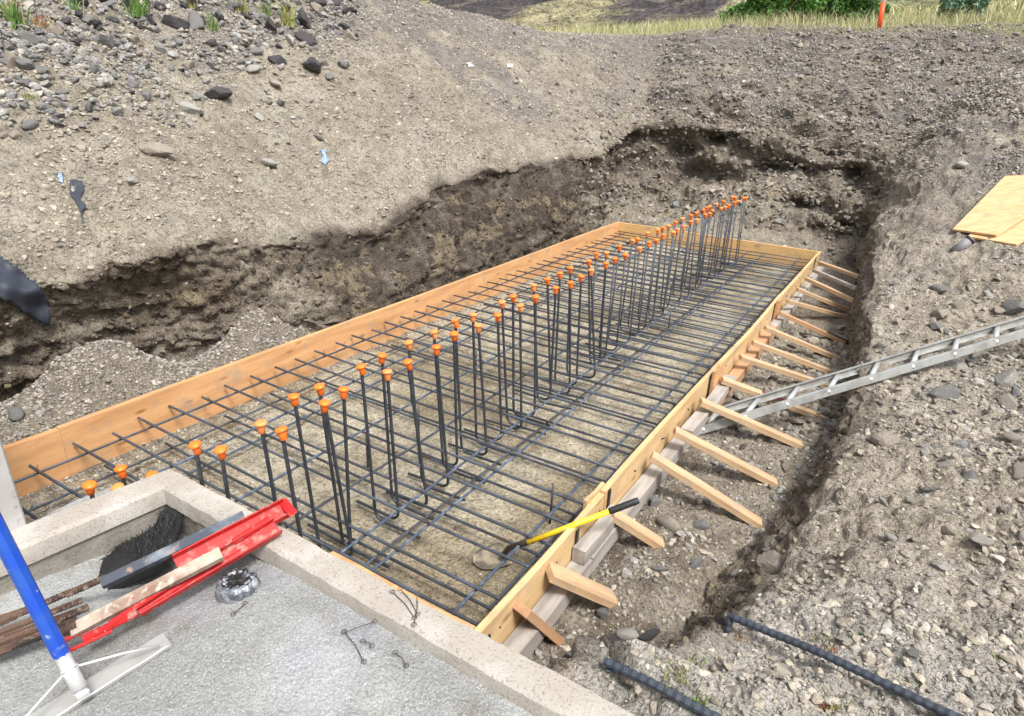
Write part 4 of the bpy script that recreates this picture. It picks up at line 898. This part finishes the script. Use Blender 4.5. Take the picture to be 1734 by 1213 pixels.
# channels
g1 = empty('steel_channel', Wz(300, 975, .6), 'concrete-caked brown steel channel lying on top of the red brackets', 'steel channel')
channel(MB(), Wz(118, 1068, .60), Wz(374, 935, .69), .036, .022, .004, Vector((.3, -.5, .8)), -1).build('channel', M['rust_grey'], g1)
screw(Wz(88, 1078, .59), Wz(130, 1058, .605), .014, g1, M['rust'])
g2 = empty('steel_channel', Wz(300, 925, .6), 'worn blue-grey steel channel bridging the corner of the curb', 'steel channel')
channel(MB(), Wz(170, 987, .595), Wz(413, 872, .665), .032, .018, .004, Vector((.3, -.5, .8)), -1).build('channel', M['steel_blue'], g2)
screw(Wz(112, 1007, .565), Wz(180, 978, .585), .012, g2, M['rust'])
RODS = [((0, 1056), (118, 1003), .011, .55, 'rust', 'topmost rusty screw rod in the bundle at the left edge'), ((0, 1072), (140, 1016), .010, .545, 'rust', 'rusty screw rod second from top in the bundle at the left edge'),
        ((0, 1090), (150, 1028), .012, .555, 'rust', 'thick dark rusty rod in the middle of the bundle at the left edge'), ((0, 1085), (105, 1050), .014, .55, 'rust', 'stout rusty rod under the blue pole in the bundle'),
        ((0, 1100), (112, 1062), .012, .55, 'dark_steel', 'blackened rod lowest in the bundle at the left edge'), ((0, 1040), (70, 1022), .006, .545, 'rust', 'thin rusty rod on the upper edge of the bundle')]
for (a_, b_, r_, z_, mt_, lb) in RODS:
    rr = empty('rusty_rod', Wz(b_[0], b_[1], z_), lb, 'steel rod', 'bundle of rusty steel rods')
    pa = Wz(a_[0]-60, a_[1]+24, z_-.005); pb = Wz(b_[0], b_[1], z_+.01)
    screw(pa.lerp(pb, .45), pb, r_, rr, M[mt_], 'threaded_end'); MB().beam(pa, pa.lerp(pb, .46), r_*1.6, r_*1.5, (0, 0, 1), .001).build('shank', M[mt_], rr)
channel_d = empty('steel_channel', Wz(60, 1075, .56), 'dark rusty steel channel at the bottom of the bundle at the left edge', 'steel channel')
channel(MB(), Wz(-60, 1120, .545), Wz(130, 1050, .555), .05, .02, .004).build('channel', M['rust'], channel_d)
# foil-wrapped pipe stub
c0 = Wz(402, 988, .585); c0.z = slab_z(c0.x, c0.y)
fs = empty('pipe_stub', c0, 'short pipe stub wrapped in crumpled silver foil with black mastic inside', 'pipe stub')
V = []; Fc = []; sg = 40; prof = [(.056, -.01), (.062, .012), (.060, .030), (.050, .040), (.037, .042), (.030, .036)]
for i, (r, z) in enumerate(prof):
    for k in range(sg):
        an = 2*math.pi*k/sg; rr = r*(1+.07*math.sin(an*9+i)+.05*random.uniform(-1, 1)); V.append((c0.x+rr*math.cos(an), c0.y+rr*math.sin(an)*.95, c0.z+z+random.uniform(-.002, .002)))
for i in range(len(prof)-1):
    for k in range(sg): a_ = i*sg+k; b_ = i*sg+(k+1) % sg; Fc.append([a_, b_, b_+sg, a_+sg])
wmesh('foil_wrap', V, Fc, M['foil'], fs)
mb = MB(); rb = random.Random(9)
V = [(c0.x, c0.y, c0.z+.036)]; 
for j in range(3):
    for k in range(28): an = 2*math.pi*k/28; r = (.016, .031, .047)[j]*(1+(.0, .05, .16)[j]*rb.uniform(-1, 1)); V.append((c0.x+r*math.cos(an), c0.y+r*math.sin(an)*.95, c0.z+(.034, .038, .045)[j]+rb.uniform(-.003, .003)))
Fc = [[0, 1+k, 1+(k+1) % 28] for k in range(28)]+[[1+j*28+k, 1+(j+1)*28+k, 1+(j+1)*28+(k+1) % 28, 1+j*28+(k+1) % 28] for j in range(2) for k in range(28)]
wmesh('mastic_fill', V, Fc, M['bristle'], fs)
MB().lathe([(.052, -.03), (.066, -.02), (.067, .004), (.06, .01)], 28, Matrix.Translation(c0)).build('collar', mat('grey_plastic', (.10, .10, .11), .5), fs, True)

# ------------------------------------------------------------------ long-handled concrete float with blue pole
B1 = Wz(290, 1088, .575); B0 = Wz(60, 1213, .575); bd = (B1-B0).normalized(); B0 = B0-bd*.12
mid = Wz(140, 1165, .585)
fl = empty('float_trowel', mid, 'wide metal float blade on a bright blue pole lying on the slab', 'concrete float')
side = Vector((-bd.y, bd.x, 0)); side = side if side.x < 0 else -side
V = []; Fc = []; n = 20
for i in range(n+1):
    t = i/n; p = B0.lerp(B1, t); ww = .062
    zl_ = [slab_z(p.x+side.x*o_, p.y+side.y*o_) for o_ in (0, ww)]
    zb_ = max(zl_)+.004
    for (o_, z_) in ((0, 0), (ww, .004), (ww, .007), (.004, .010), (0, .010)): V.append((p.x+side.x*o_, p.y+side.y*o_, zb_+z_))
for i in range(n):
    for k in range(5): a_ = i*5+k; b_ = i*5+(k+1) % 5; Fc.append([a_, b_, b_+5, a_+5])
Fc += [[4, 3, 2, 1, 0], [n*5+k for k in range(5)]]
wmesh('blade', V, Fc, M['alu_dark'], fl)
MB().tube([Vector(V[5*i+4])+Vector((0, 0, .001)) for i in range(n+1)], .0028, 6).build('blade_edge', M['alu_white'], fl, True)
S1 = at_z(136, 1168, .60); S2 = at_z(104, 1108, .675); dirp = (S2-S1).normalized()
J = at_z(0, 905, 1.02); dirp = (J-S2).normalized()
MB().tube([S1, S2.lerp(S1, .05)], .0175, 16).build('socket', M['alu_white'], fl, True)
MB().tube([S2, J, J+(J-S2)*.9], .0195, 8).build('pole', M['blue'], fl)
MB().tube([S1.lerp(S2, .62)+dirp*.0, S1.lerp(S2, .55)], .021, 14).build('clamp', M['alu_white'], fl, True)
cl = S1.lerp(S2, .6)
MB().tube([cl, cl.lerp(B1, .5)+Vector((0, 0, .004)), B1-bd*.03+Vector((0, 0, .012))], .0035, 6).build('brace_rod', M['alu_white'], fl, True)
eb = at_z(45, 1213, .60); MB().tube([cl, eb, eb+(eb-cl)*.4], .0035, 6).build('brace_rod', M['alu_white'], fl, True)
MB().box(S1+Vector((0, 0, -.01)), (.035, .03, .02), None, .004).build('blade_mount', M['alu_white'], fl)

# tie wires on the curb and slab
WIR = [((665, 1003), (702, 1047), ZC, 'loose looped tie wire on the curb, leftmost of the crossing three'), ((678, 998), (707, 1041), ZC, 'loose looped tie wire on the curb, right one of the crossing three'), ((706, 1006), (701, 1058), ZC, 'loose tie wire on the curb lying across the other two'),
       ((583, 1070), (616, 1121), .58, 'loose looped tie wire on the slab pointing at the camera'), ((583, 1072), (634, 1053), .59, 'loose twisted tie wire leaning from the slab onto the curb'), ((669, 1106), (688, 1128), .58, 'short loose tie wire on the slab near the curb'), ((615, 1086), (630, 1094), .58, 'tiny curled tie wire on the slab'), ((395, 1040), (415, 1022), .575, 'short dark wire on the slab near the foil pipe')]
for (a_, b_, z_, lb) in WIR:
    p, q = at_z(*a_, z_+.004), at_z(*b_, z_+.003); m1 = p.lerp(q, .5)+Vector((.004, .003, .004)); mb = MB().tube([p, m1, q], .0014, 5)
    for e_ in (p, q): mb.tube([e_+Vector((.007*math.cos(t), .007*math.sin(t), .002)) for t in np.linspace(0, 6.0, 10)], .0012, 4)
    tag(mb.build('tie_wire', M['wire']), lb, 'wire', 'loose tie wires')

# ------------------------------------------------------------------ shovel
pA = at_z(893, 919, .20); pB = at_z(985, 888, HF+.035)
# shaft passes over the right board; solve the point on the board crossing
pB = at_x(968, 890.5, W_+.012)
dsh = (pB-pA).normalized(); pG = pA+dsh*.60; 
def closest_on(px, py, p0, d):
    best = min(((abs(project(np.array(p0+d*t))[0]-px)), t) for t in np.linspace(0, 1.5, 600)); return p0+d*best[1]
pY = closest_on(1031, 0, pA, dsh); pE = closest_on(1082, 0, pA, dsh)
sh = empty('shovel', at_z(820, 950, .01), 'yellow-handled shovel with black grip resting across the right form board', 'shovel')
MB().tube([pA, pY], .0125, 14).build('handle', M['yellow'], sh, True)
MB().tube([pY, pY.lerp(pE, .08), pY.lerp(pE, .92), pE], [.0125, .0150, .0150, .0125], 14).build('grip', M['black'], sh, True)
bl = at_z(820, 948, .015); sk = at_z(856, 938, .02)
MB().tube([pA+dsh*.03, at_z(880, 922, .17), at_z(862, 928, .12), at_z(852, 940, .06), sk], [.014, .014, .013, .013, .010], 12).build('socket', mat('shovel_steel', (.06, .05, .045), .5, .5), sh, True)
V = []; Fc = []; bx = (bl-sk); bx.z = 0; Lb = .17; bx.normalize(); by = Vector((-bx.y, bx.x, 0)); n = 14
for i in range(n+1):
    t = i/n; hw = .076*math.sqrt(max(0, 1-max(0, (t-.35)/.65)**2.4))*(.93 if t < .06 else 1)+.002
    for j in range(9):
        s_ = (j-4)/4; p = sk+bx*(Lb*t-.01)+by*hw*s_; p.z = .006+.008*s_*s_+.014*(1-t)**2; V.append(tuple(p))
for i in range(n):
    for j in range(8): a_ = i*9+j; Fc.append([a_, a_+1, a_+10, a_+9])
o = wmesh('blade', V, Fc, mat('muddy_steel', (.27, .23, .165), .7, .1, noise_=[(15, (.12, .10, .08), .45, .6, 5)]), sh, True); md = o.modifiers.new('s', 'SOLIDIFY'); md.thickness = .0025

# ------------------------------------------------------------------ ladder
la = at_z(1196, 702, .05); lb_ = at_z(1734, 541, .70); lf = at_z(1225, 706, .02); lg = at_z(1734, 577, .66)
dl = (lb_-la).normalized(); off = Vector((0, 0, 0))
ld = empty('ladder', la, 'aluminium extension ladder leaning from the trench floor over the right bank', 'ladder')
# second rail is parallel to the first: pick its offset from the mid rung

def on_line(px, p0, d, T=5): 
    best = min((abs(project(np.array(p0+d*t))[0]-px), t) for t in np.linspace(0, T, 1500)); return best[1]
tm = on_line(1462, la, dl); pm = la+dl*tm
dist = (np.array(pm)-CAM)@AF
dd = Vector(ray(1448, 651)); qm = Vector(CAM)+dd*((pm.z-.012-CAM[2])/dd.z)
off = qm-pm

Ltot = tm+3.2
for k, o_ in enumerate((Vector((0, 0, 0)), off)):
    mb = channel(MB(), la+o_-dl*.02, la+o_+dl*Ltot,   .050, .022, .003, off.normalized()*(-1 if k else 1), 1)
    mb.build('rail', M['alu'] if k else M['alu'], ld)
    MB().beam(la+o_-dl*.05, la+o_+dl*.03, .06, .03, (0, 0, 1), .004).build('foot', M['dark_steel'], ld)
sp_ = .305
t0 = on_line(1284, la, dl)
sp_ = (on_line(1688, la, dl)-t0)/6
k = -1
while t0+k*sp_ < Ltot-.1:
    p = la+dl*(t0+k*sp_); MB().tube([p, p+off], .0165, 10).build('rung', M['alu_white'], ld, True)
    k += 1
print('ladder', la[:], lb_[:], 'spacing', sp_, 'width', off.length)

# ------------------------------------------------------------------ rebar lying at bottom right, pipe, plywood, scraps
p, q = at_z(1232, 1062, .635), at_z(1580, 1222, .625); dv = (q-p).normalized()
p = hit(1232, 1066)[0]+Vector((0, 0, .055)); q = hit(1575, 1212)[0]+Vector((0, 0, .03)); dv = (q-p).normalized()
mb = MB().tube([p+Vector((.01, -.03, -.10)), p+Vector((.0, -.005, -.02)), p, p+dv*.02, p.lerp(q, .5)+Vector((0, 0, .012)), q, q+(q-p)*.5], .0105, 10, .22, .024)
tag(mb.build('long_rebar', M['rebar_stock'], None, False), 'long ribbed rebar with a bent rusty end lying on the ground at bottom right', 'rebar')
p = hit(1022, 1138)[0]+Vector((0, 0, .04)); q = hit(1185, 1212)[0]+Vector((0, 0, .02)); tag(MB().tube([p, p.lerp(q, .5)+Vector((0, 0, .006)), q, q+(q-p)*.8], .0105, 10, .22, .024).build('short_rebar', M['rebar_stock'], None, False), 'ribbed rebar running out of the frame beside the concrete curb', 'rebar')
p, q = at_z(1026, 1133, .58), at_z(1092, 1137, .57); tag(MB().beam(p, q, .016, .004, (0, 0, 1)).build('steel_strip', M['steel_blue']), 'small flat steel strip behind the end of the rebar by the curb', 'steel strip')
def sheet(name, px4, m, lab_, lift, th=.018):
    pts = []
    for (x, y) in px4:
        l, nn = hit(x, y); pts.append(l)
    # best plane through the corners, lifted clear of the bumps
    c = sum(pts, Vector())/len(pts); nrm = (pts[2]-pts[0]).cross(pts[3]-pts[1]).normalized(); nrm = nrm if nrm.z > 0 else -nrm
    q = []
    for (x, y) in px4:
        d = Vector(ray(x, y)); q.append(Vector(CAM)+d*(((c+nrm*lift)-Vector(CAM)).dot(nrm)/d.dot(nrm)))
    V = [tuple(v) for v in q]+[tuple(v-nrm*th) for v in q]
    o = wmesh(name, V, [[0, 1, 2, 3], [7, 6, 5, 4]]+[[i, i+4, (i+1) % 4+4, (i+1) % 4] for i in range(4)], m)
    bm = bmesh.new(); bm.from_mesh(o.data); bmesh.ops.recalc_face_normals(bm, faces=bm.faces); bm.to_mesh(o.data); bm.free()
    return tag(o, lab_, 'plywood sheet'), q
sheet('plywood_sheet', [(1638, 400), (1722, 414), (1860, 330), (1760, 320)], M['plywood'], 'lower plywood sheet, its pinkish edge poking out under the other', .03)
sheet('plywood_sheet', [(1613, 388), (1687, 398), (1850, 292), (1702, 298)], M['plywood'], 'upper pale plywood sheet lying on the right bank', .075)
l, nn = hit(1622, 422)
pp = empty('pipe_piece', l, 'short grey pipe piece with a black band beside the plywood', 'pipe')
d = Vector((.51, .31, .62)).normalized(); r_ = 8/F_PX*((np.array(l)-CAM)@AF)
mb = MB().tube([l-d*.04, l+d*.13], r_, 16); mb.build('pipe', M['pvc'], pp, True); MB().tube([l+d*.105, l+d*.125], r_*1.08, 16).build('band', M['black'], pp, True)

def drape(name, poly, m, lab_, lift=.02, nx=22, wr=.02, cat='plastic sheet'):
    xs = [p[0] for p in poly]; ys = [p[1] for p in poly]; x0, x1, y0, y1 = min(xs), max(xs), min(ys), max(ys)
    G = {}; V = []; Fc = []; ny = max(4, int(nx*(y1-y0)/(x1-x0))); dep = {}
    for i in range(nx+1):
        for j in range(ny+1):
            l, nn = hit(x0+(x1-x0)*i/nx, y0+(y1-y0)*j/ny)
            if l is not None: dep[(i, j)] = ((np.array(l)-CAM)@AF)
    md_ = np.median(list(dep.values()))
    for i in range(nx+1):
        for j in range(ny+1):
            px, py = x0+(x1-x0)*i/nx, y0+(y1-y0)*j/ny
            if not in_poly(px+.01, py+.01, poly): continue
            nb = [dep.get((i+a_, j+b_)) for a_ in (-2, -1, 0, 1, 2) for b_ in (-2, -1, 0, 1, 2)]; nb = [x for x in nb if x is not None]
            dz = float(np.mean(nb)) if nb else md_
            dz = max(md_-.35, min(md_+.35, dz))
            wv = wr*(math.sin(px*.16+py*.05)+.6*math.sin(py*.2-px*.07)+random.uniform(-.2, .2))
            V.append(tuple(Vector(CAM)+Vector(ray(px, py))*(dz-lift-wv))); G[(i, j)] = len(V)-1
    for (i, j) in G:
        if (i+1, j) in G and (i, j+1) in G and (i+1, j+1) in G: Fc.append([G[(i, j)], G[(i, j+1)], G[(i+1, j+1)], G[(i+1, j)]])
    o = wmesh(name, V, Fc, m, None, True); s_ = o.modifiers.new('s', 'SOLIDIFY'); s_.thickness = .003; s_.offset = 1
    return tag(o, lab_, cat)
drape('plastic_sheet', [(-40, 415), (0, 430), (30, 450), (72, 485), (90, 528), (86, 556), (60, 545), (20, 518), (-40, 490)], M['bl_plastic'], 'black plastic sheet hanging out of the left bank at the left edge', .05, 26, .005)
drape('plastic_scrap', [(116, 302), (140, 306), (146, 322), (136, 335), (148, 350), (140, 362), (144, 380), (152, 392), (140, 384), (132, 350), (118, 330)], M['bl_plastic'], 'torn black plastic strip trailing down the left bank', .02, 16, .006, 'plastic scrap')
drape('plastic_scrap', [(97, 293), (106, 292), (108, 312), (99, 308)], M['blue_scrap'], 'small bluish plastic scrap beside the torn black strip', .015, 8, .003, 'plastic scrap')
drape('plastic_scrap', [(541, 252), (555, 253), (553, 262), (559, 272), (552, 281), (542, 276), (545, 264)], M['blue_scrap'], 'blue plastic scrap lying in the middle of the left bank', .02, 10, .003, 'plastic scrap')
drape('plastic_scrap', [(787, 106), (800, 106), (808, 116), (792, 115)], M['grey_scrap'], 'pale torn scrap near the bank top, left of two', .02, 8, .003, 'plastic scrap')
drape('plastic_scrap', [(853, 107), (868, 105), (875, 113), (860, 118)], M['grey_scrap'], 'white scrap near the bank top, right of two', .02, 8, .003, 'plastic scrap')

# ------------------------------------------------------------------ vegetation
def blades(n, pos, hfun, wfun, colfun, bend, r):
    """n grass blades, each two quads+tip folded to triangles; returns V, F(tri), C"""
    az = r.uniform(0, 2*math.pi, n); h = hfun(n); wd_ = wfun(n); ln = r.normal(0, bend, (n, 2))*h[:, None]
    sdv = np.stack([np.cos(az), np.sin(az), az*0], 1)*wd_[:, None]
    b0 = pos-sdv; b1 = pos+sdv; m_ = pos+np.stack([ln[:, 0]*.35, ln[:, 1]*.35, h*.55], 1); t_ = pos+np.stack([ln[:, 0], ln[:, 1], h*(1-.15*np.abs(ln).sum(1)/np.maximum(h, 1e-3))], 1)
    V = np.stack([b0, b1, m_-sdv*.7, m_+sdv*.7, t_], 1).reshape(-1, 3); k = np.arange(n)[:, None]*5
    Fc = np.concatenate([k+np.array([[0, 1, 3]]), k+np.array([[0, 3, 2]]), k+np.array([[2, 3, 4]])], 0)
    cc = colfun(n); Cc = np.repeat(np.concatenate([cc, np.ones((n, 1))], 1), 5, axis=0)
    return V, Fc, Cc
def surf_pts(n, xr, yr, r, dens=None):
    p = []; 
    while len(p) < n:
        x, y = r.uniform(*xr), r.uniform(*yr)
        if dens and r.random() > dens(x, y): continue
        p.append((x, y, drop(x, y, 30)))
    return np.array(p)
r = np.random.default_rng(21)
DRY = np.array([[.46, .40, .24], [.38, .36, .18], [.30, .34, .14], [.52, .47, .32], [.20, .29, .09]])
def gd(n): return DRY[r.choice(5, n, p=[.28, .24, .2, .16, .12])]*r.uniform(.75, 1.2, n)[:, None]
pos = surf_pts(26000, (-5, 9), (13.2, 24), r, lambda x, y: (1 if y > 13.6 else .35)*(.25 if (x < -1.2 and y < 14.5) else 1)*min(1, 2.2/(y-12.2)))
V1 = blades(len(pos), pos, lambda n: r.uniform(.10, .50, n)*(.6+.4*r.random(n)), lambda n: r.uniform(.002, .0055, n), gd, .40, r)
pos2 = surf_pts(9000, (-22, 24), (22, 60), r)
V2 = blades(len(pos2), pos2, lambda n: r.uniform(.2, .55, n), lambda n: r.uniform(.02, .05, n), gd, .3, r)
o = bulk('tall_grass', np.concatenate([V1[0], V2[0]]), np.concatenate([V1[1], V2[1]+len(V1[0])]), M['leaf'], np.concatenate([V1[2], V2[2]]), False, 3); tag(o, kind='stuff')
# weeds
def weed(px, py, hh, n, cols, lab_, w0=.004, spread=.05, name='weed'):
    l, nn = hit(px, py)
    if l is None: return
    pos = np.array(l)+np.stack([r.normal(0, spread*.6, n), r.normal(0, spread*.6, n), np.zeros(n)-.01], 1); cols = np.array(cols)
    V, Fc, Cc = blades(n, pos, lambda k: (.25+.75*r.random(k)**1.6)*hh, lambda k: r.uniform(.4, 1.3, k)*w0, lambda k: cols[r.integers(0, len(cols), k)]*r.uniform(.8, 1.25, k)[:, None], .35, r)
    V = V-np.array(l); o = bulk(name, V, Fc, M['leaf'], Cc, False, 3); o.location = l
    return tag(o, lab_, 'weed')
GR = [[.085, .17, .035], [.12, .23, .05], [.07, .13, .03], [.22, .22, .09]]; YG = [[.22, .24, .07], [.15, .2, .05], [.34, .29, .12]]; RD = [[.30, .11, .07], [.36, .17, .1], [.3, .28, .1]]
for (px, py, hh, n, cc, lb, w0, sp) in [
  (28, 48, .35, 90, GR, 'tall green weed at the top left corner of the bank', .006, .04), (70, 45, .15, 70, RD, 'reddish low weed right of the top left green weed', .005, .08),
  (235, 28, .32, 110, GR, 'bright green leafy weed among the dark rocks at top left', .008, .06), (360, 50, .22, 60, GR, 'small green weed leaning on the dark rubble', .006, .04),
  (408, 25, .32, 90, YG, 'yellow-green weed at the top edge behind the dark rubble', .006, .05), (450, 32, .30, 80, GR, 'green weed between two others at the top of the rubble', .006, .05),
  (487, 45, .34, 90, YG, 'pale stemmed weed rightmost on the dark rubble', .006, .045), (125, 20, .2, 60, GR, 'thin green weed near the top edge at left', .005, .04),
  (330, 14, .14, 60, YG, 'low yellow-green tuft at the top edge', .005, .06), (10, 18, .12, 60, RD, 'rusty dry tuft in the top left corner', .005, .08), (55, 165, .07, 40, YG, 'tiny yellowish weed on the left bank', .004, .04),
  (1150, 1140, .05, 90, YG, 'small yellow-green weed beside the rebar by the curb', .0022, .03), (1172, 1120, .045, 60, GR, 'tiny green weed behind the one by the curb rebar', .0022, .02),
  (1460, 1082, .03, 70, GR, 'flat green sprout beyond the long bent rebar', .002, .03), (1398, 1082, .03, 60, YG, 'flat yellowish sprout beyond the long bent rebar', .002, .03), (1530, 1158, .04, 90, GR, 'green sprout right of the long bent rebar', .002, .03),
  (1412, 1108, .035, 80, RD, 'reddish creeping weed beyond the middle of the long rebar', .002, .03), (1262, 1088, .03, 70, RD, 'reddish creeping weed at the bent end of the long rebar', .002, .025), (1395, 1190, .04, 140, RD, 'reddish creeping weed in front of the long rebar', .0022, .03),
  (1180, 1200, .06, 70, GR, 'green weed at the bottom edge by the curb rebar', .003, .015), (1425, 1200, .04, 80, YG, 'yellow-green weed at the bottom edge under the long rebar', .0022, .03), (1700, 1115, .03, 50, YG, 'tiny green sprout among pebbles at the right edge', .002, .03)]:
    weed(px, py, hh, n, cc, lb, w0, sp)
# bushes and trees beyond the rim
def bush(cx, cy, rx, rz, n, cols, lab_, name, cat, leaf=.05, seed=0):
    rr = np.random.default_rng(seed); z0 = drop(cx, cy, 30); root = empty(name, (cx, cy, z0), lab_, cat)
    mb = MB()
    for k in range(9):
        a_ = rr.uniform(0, 6.28); tip = Vector((cx+rx*.6*math.cos(a_), cy+rx*.6*math.sin(a_), z0+rz*rr.uniform(.8, 1.5))); b0 = Vector((cx+.05*math.cos(a_), cy+.05*math.sin(a_), z0-.1))
        mb.tube([b0, b0.lerp(tip, .5)+Vector((rr.normal(0, .05), rr.normal(0, .05), .1)), tip], [.03, .018, .006], 6)
    mb.build('trunk', M['bark'], root, True)
    nc = 46; cc = rr.normal(size=(nc, 3)); cc /= np.linalg.norm(cc, axis=1, keepdims=True); cc *= (rr.random(nc)**.4)[:, None]*np.array([rx, rx*.8, rz]); cc += np.array([0, 0, rz*.95])
    cr_ = rr.uniform(.16, .34, nc)*rx; k = rr.integers(0, nc, n); d = rr.normal(size=(n, 3)); d /= np.linalg.norm(d, axis=1, keepdims=True)
    P = cc[k]+d*(cr_[k]*rr.random(n)**.45)[:, None]
    A = rr.normal(size=(n, 3)); A /= np.linalg.norm(A, axis=1, keepdims=True); B = np.cross(A, rr.normal(size=(n, 3))); B /= np.linalg.norm(B, axis=1, keepdims=True)
    s_ = rr.uniform(.6, 1.3, n)[:, None]*leaf; V = np.stack([P-A*s_, P+B*s_*.45, P+A*s_, P-B*s_*.45], 1).reshape(-1, 3)
    Fc = (np.arange(n)[:, None]*4+np.array([[0, 1, 2, 3]])); cols = np.array(cols)
    tone = rr.uniform(.7, 1.3, nc)[k][:, None]*rr.uniform(.85, 1.15, (n, 1)); cl_ = cols[rr.integers(0, len(cols), n)]*tone
    o = bulk('crown', V, Fc, M['leaf'], np.repeat(np.concatenate([cl_, np.ones((n, 1))], 1), 4, axis=0), False, 4); o.parent = root
    return root
LG = [[.07, .17, .03], [.10, .23, .04], [.05, .12, .03]]
b = at_y(1310, 48, 15.6); bush(b.x, 15.6, .85, .55, 9000, LG, 'broad green bush beyond the rim, left part of the clump', 'bush', 'bush', .05, 1)
b = at_y(1390, 45, 16.4); bush(b.x, 16.4, 1.0, .9, 12000, LG, 'tallest dark green bush in the middle of the clump beyond the rim', 'bush', 'bush', .05, 2)
b = at_y(1445, 42, 17.4); bush(b.x, 17.4, .8, .8, 8000, [[.05, .13, .03], [.08, .18, .04]], 'dark green bush behind the orange post', 'bush', 'bush', .05, 3)
b = at_y(1250, 50, 15.2); bush(b.x, 15.2, .5, .22, 4500, LG, 'low green bush trailing left over the rim grass', 'bush', 'bush', .05, 4)
b = at_y(1622, 40, 15.8); bush(b.x, 15.8, .5, .45, 5000, [[.16, .26, .18], [.12, .22, .14], [.2, .3, .2]], 'blue-green sage bush at the top right', 'bush', 'bush', .06, 5)
# delineator post and rods on the rim
p0 = at_y(1487, 54, 13.4); p0.z = drop(p0.x, p0.y, 30)-.02; q0 = at_y(1496, 4, 13.4)
dp = empty('delineator_post', p0, 'orange marker post with a white top on the far rim', 'marker post')
MB().tube([p0, q0], .042, 14).build('post', M['delin'], dp, True); MB().tube([q0, q0+(q0-p0).normalized()*.12], .043, 14).build('reflective_band', M['white'], dp, True); MB().tube([q0+(q0-p0).normalized()*.12, q0+(q0-p0).normalized()*.3], .042, 14).build('post_top', M['delin'], dp, True)
for (a_, b_, lb) in (((1472, 40), (1480, -20), 'thin dark rod left of the orange marker post'), ((1382, 45), (1392, -20), 'thin dark rod in front of the green bushes')):
    p = at_y(a_[0], a_[1], 13.8); q = at_y(b_[0], b_[1], 13.8); p.z = drop(p.x, p.y, 30)-.05; tag(MB().tube([p, q], .008, 6).build('steel_rod', M['dark_steel']), lb, 'rod')

# ------------------------------------------------------------------ hills behind
gx, gy = np.meshgrid(np.linspace(-260, 260, 520), np.linspace(62, 330, 260), indexing='ij')
P = np.stack([gx, gy, gx*0], -1); hf = fbm(P, .012, 5, 201); rg = ridge(P, .02, 5, 203)
hz = 6.5+(gy-62)*.25+hf*9*sm(gy, 70, 130)+rg*10*sm(gy, 80, 160)+.9*fbm(P, .2, 4, 205)+2.2*ridge(P, .09, 4, 207)*sm(gy, 65, 90)+sm(-gx, 20, 200)*12
P[..., 2] = hz
rk = sm(fbm(P*np.array([1, .6, 1]), .13, 5, 211)+.20*sm(gy, 68, 84)+.12*rg, .0, .10)
c_ = lerp(np.zeros(P.shape)+np.array([.37, .33, .19]), [.075, .062, .066], rk); c_ = lerp(c_, [.26, .22, .17], rk*sm(fbm(P, .35, 4, 213), 0, .3)*.9); c_ = lerp(c_, [.22, .26, .09], (1-rk)*sm(fbm(P, .06, 3, 215), 0, .4)*.6)
I = np.arange(gx.size).reshape(gx.shape); Qs = np.stack([I[:-1, :-1], I[1:, :-1], I[1:, 1:], I[:-1, 1:]], -1).reshape(-1, 4)
hl = bulk('hills', P.reshape(-1, 3), Qs, mat('hill', attr=True, rough=.95, noise_=[(.35, (.55,), .45, .60, 8), (1.6, (.5,), .5, .62, 6)], bump=[(.5, 1.0, 2.0), (2.0, 1.0, .6)]), np.concatenate([c_, np.ones(c_.shape[:2]+(1,))], -1).reshape(-1, 4), True)
tag(hl, kind='structure')
# skirt of land all round, below everything, out to the horizon
sk_ = wmesh('plain', [(-900, -900, -2), (900, -900, -2), (900, 900, -2), (-900, 900, -2)], [[0, 1, 2, 3]], mat('plain', (.30, .27, .15), .95), None); tag(sk_, kind='structure')
print('terrain', nu, nv, nu*nv)
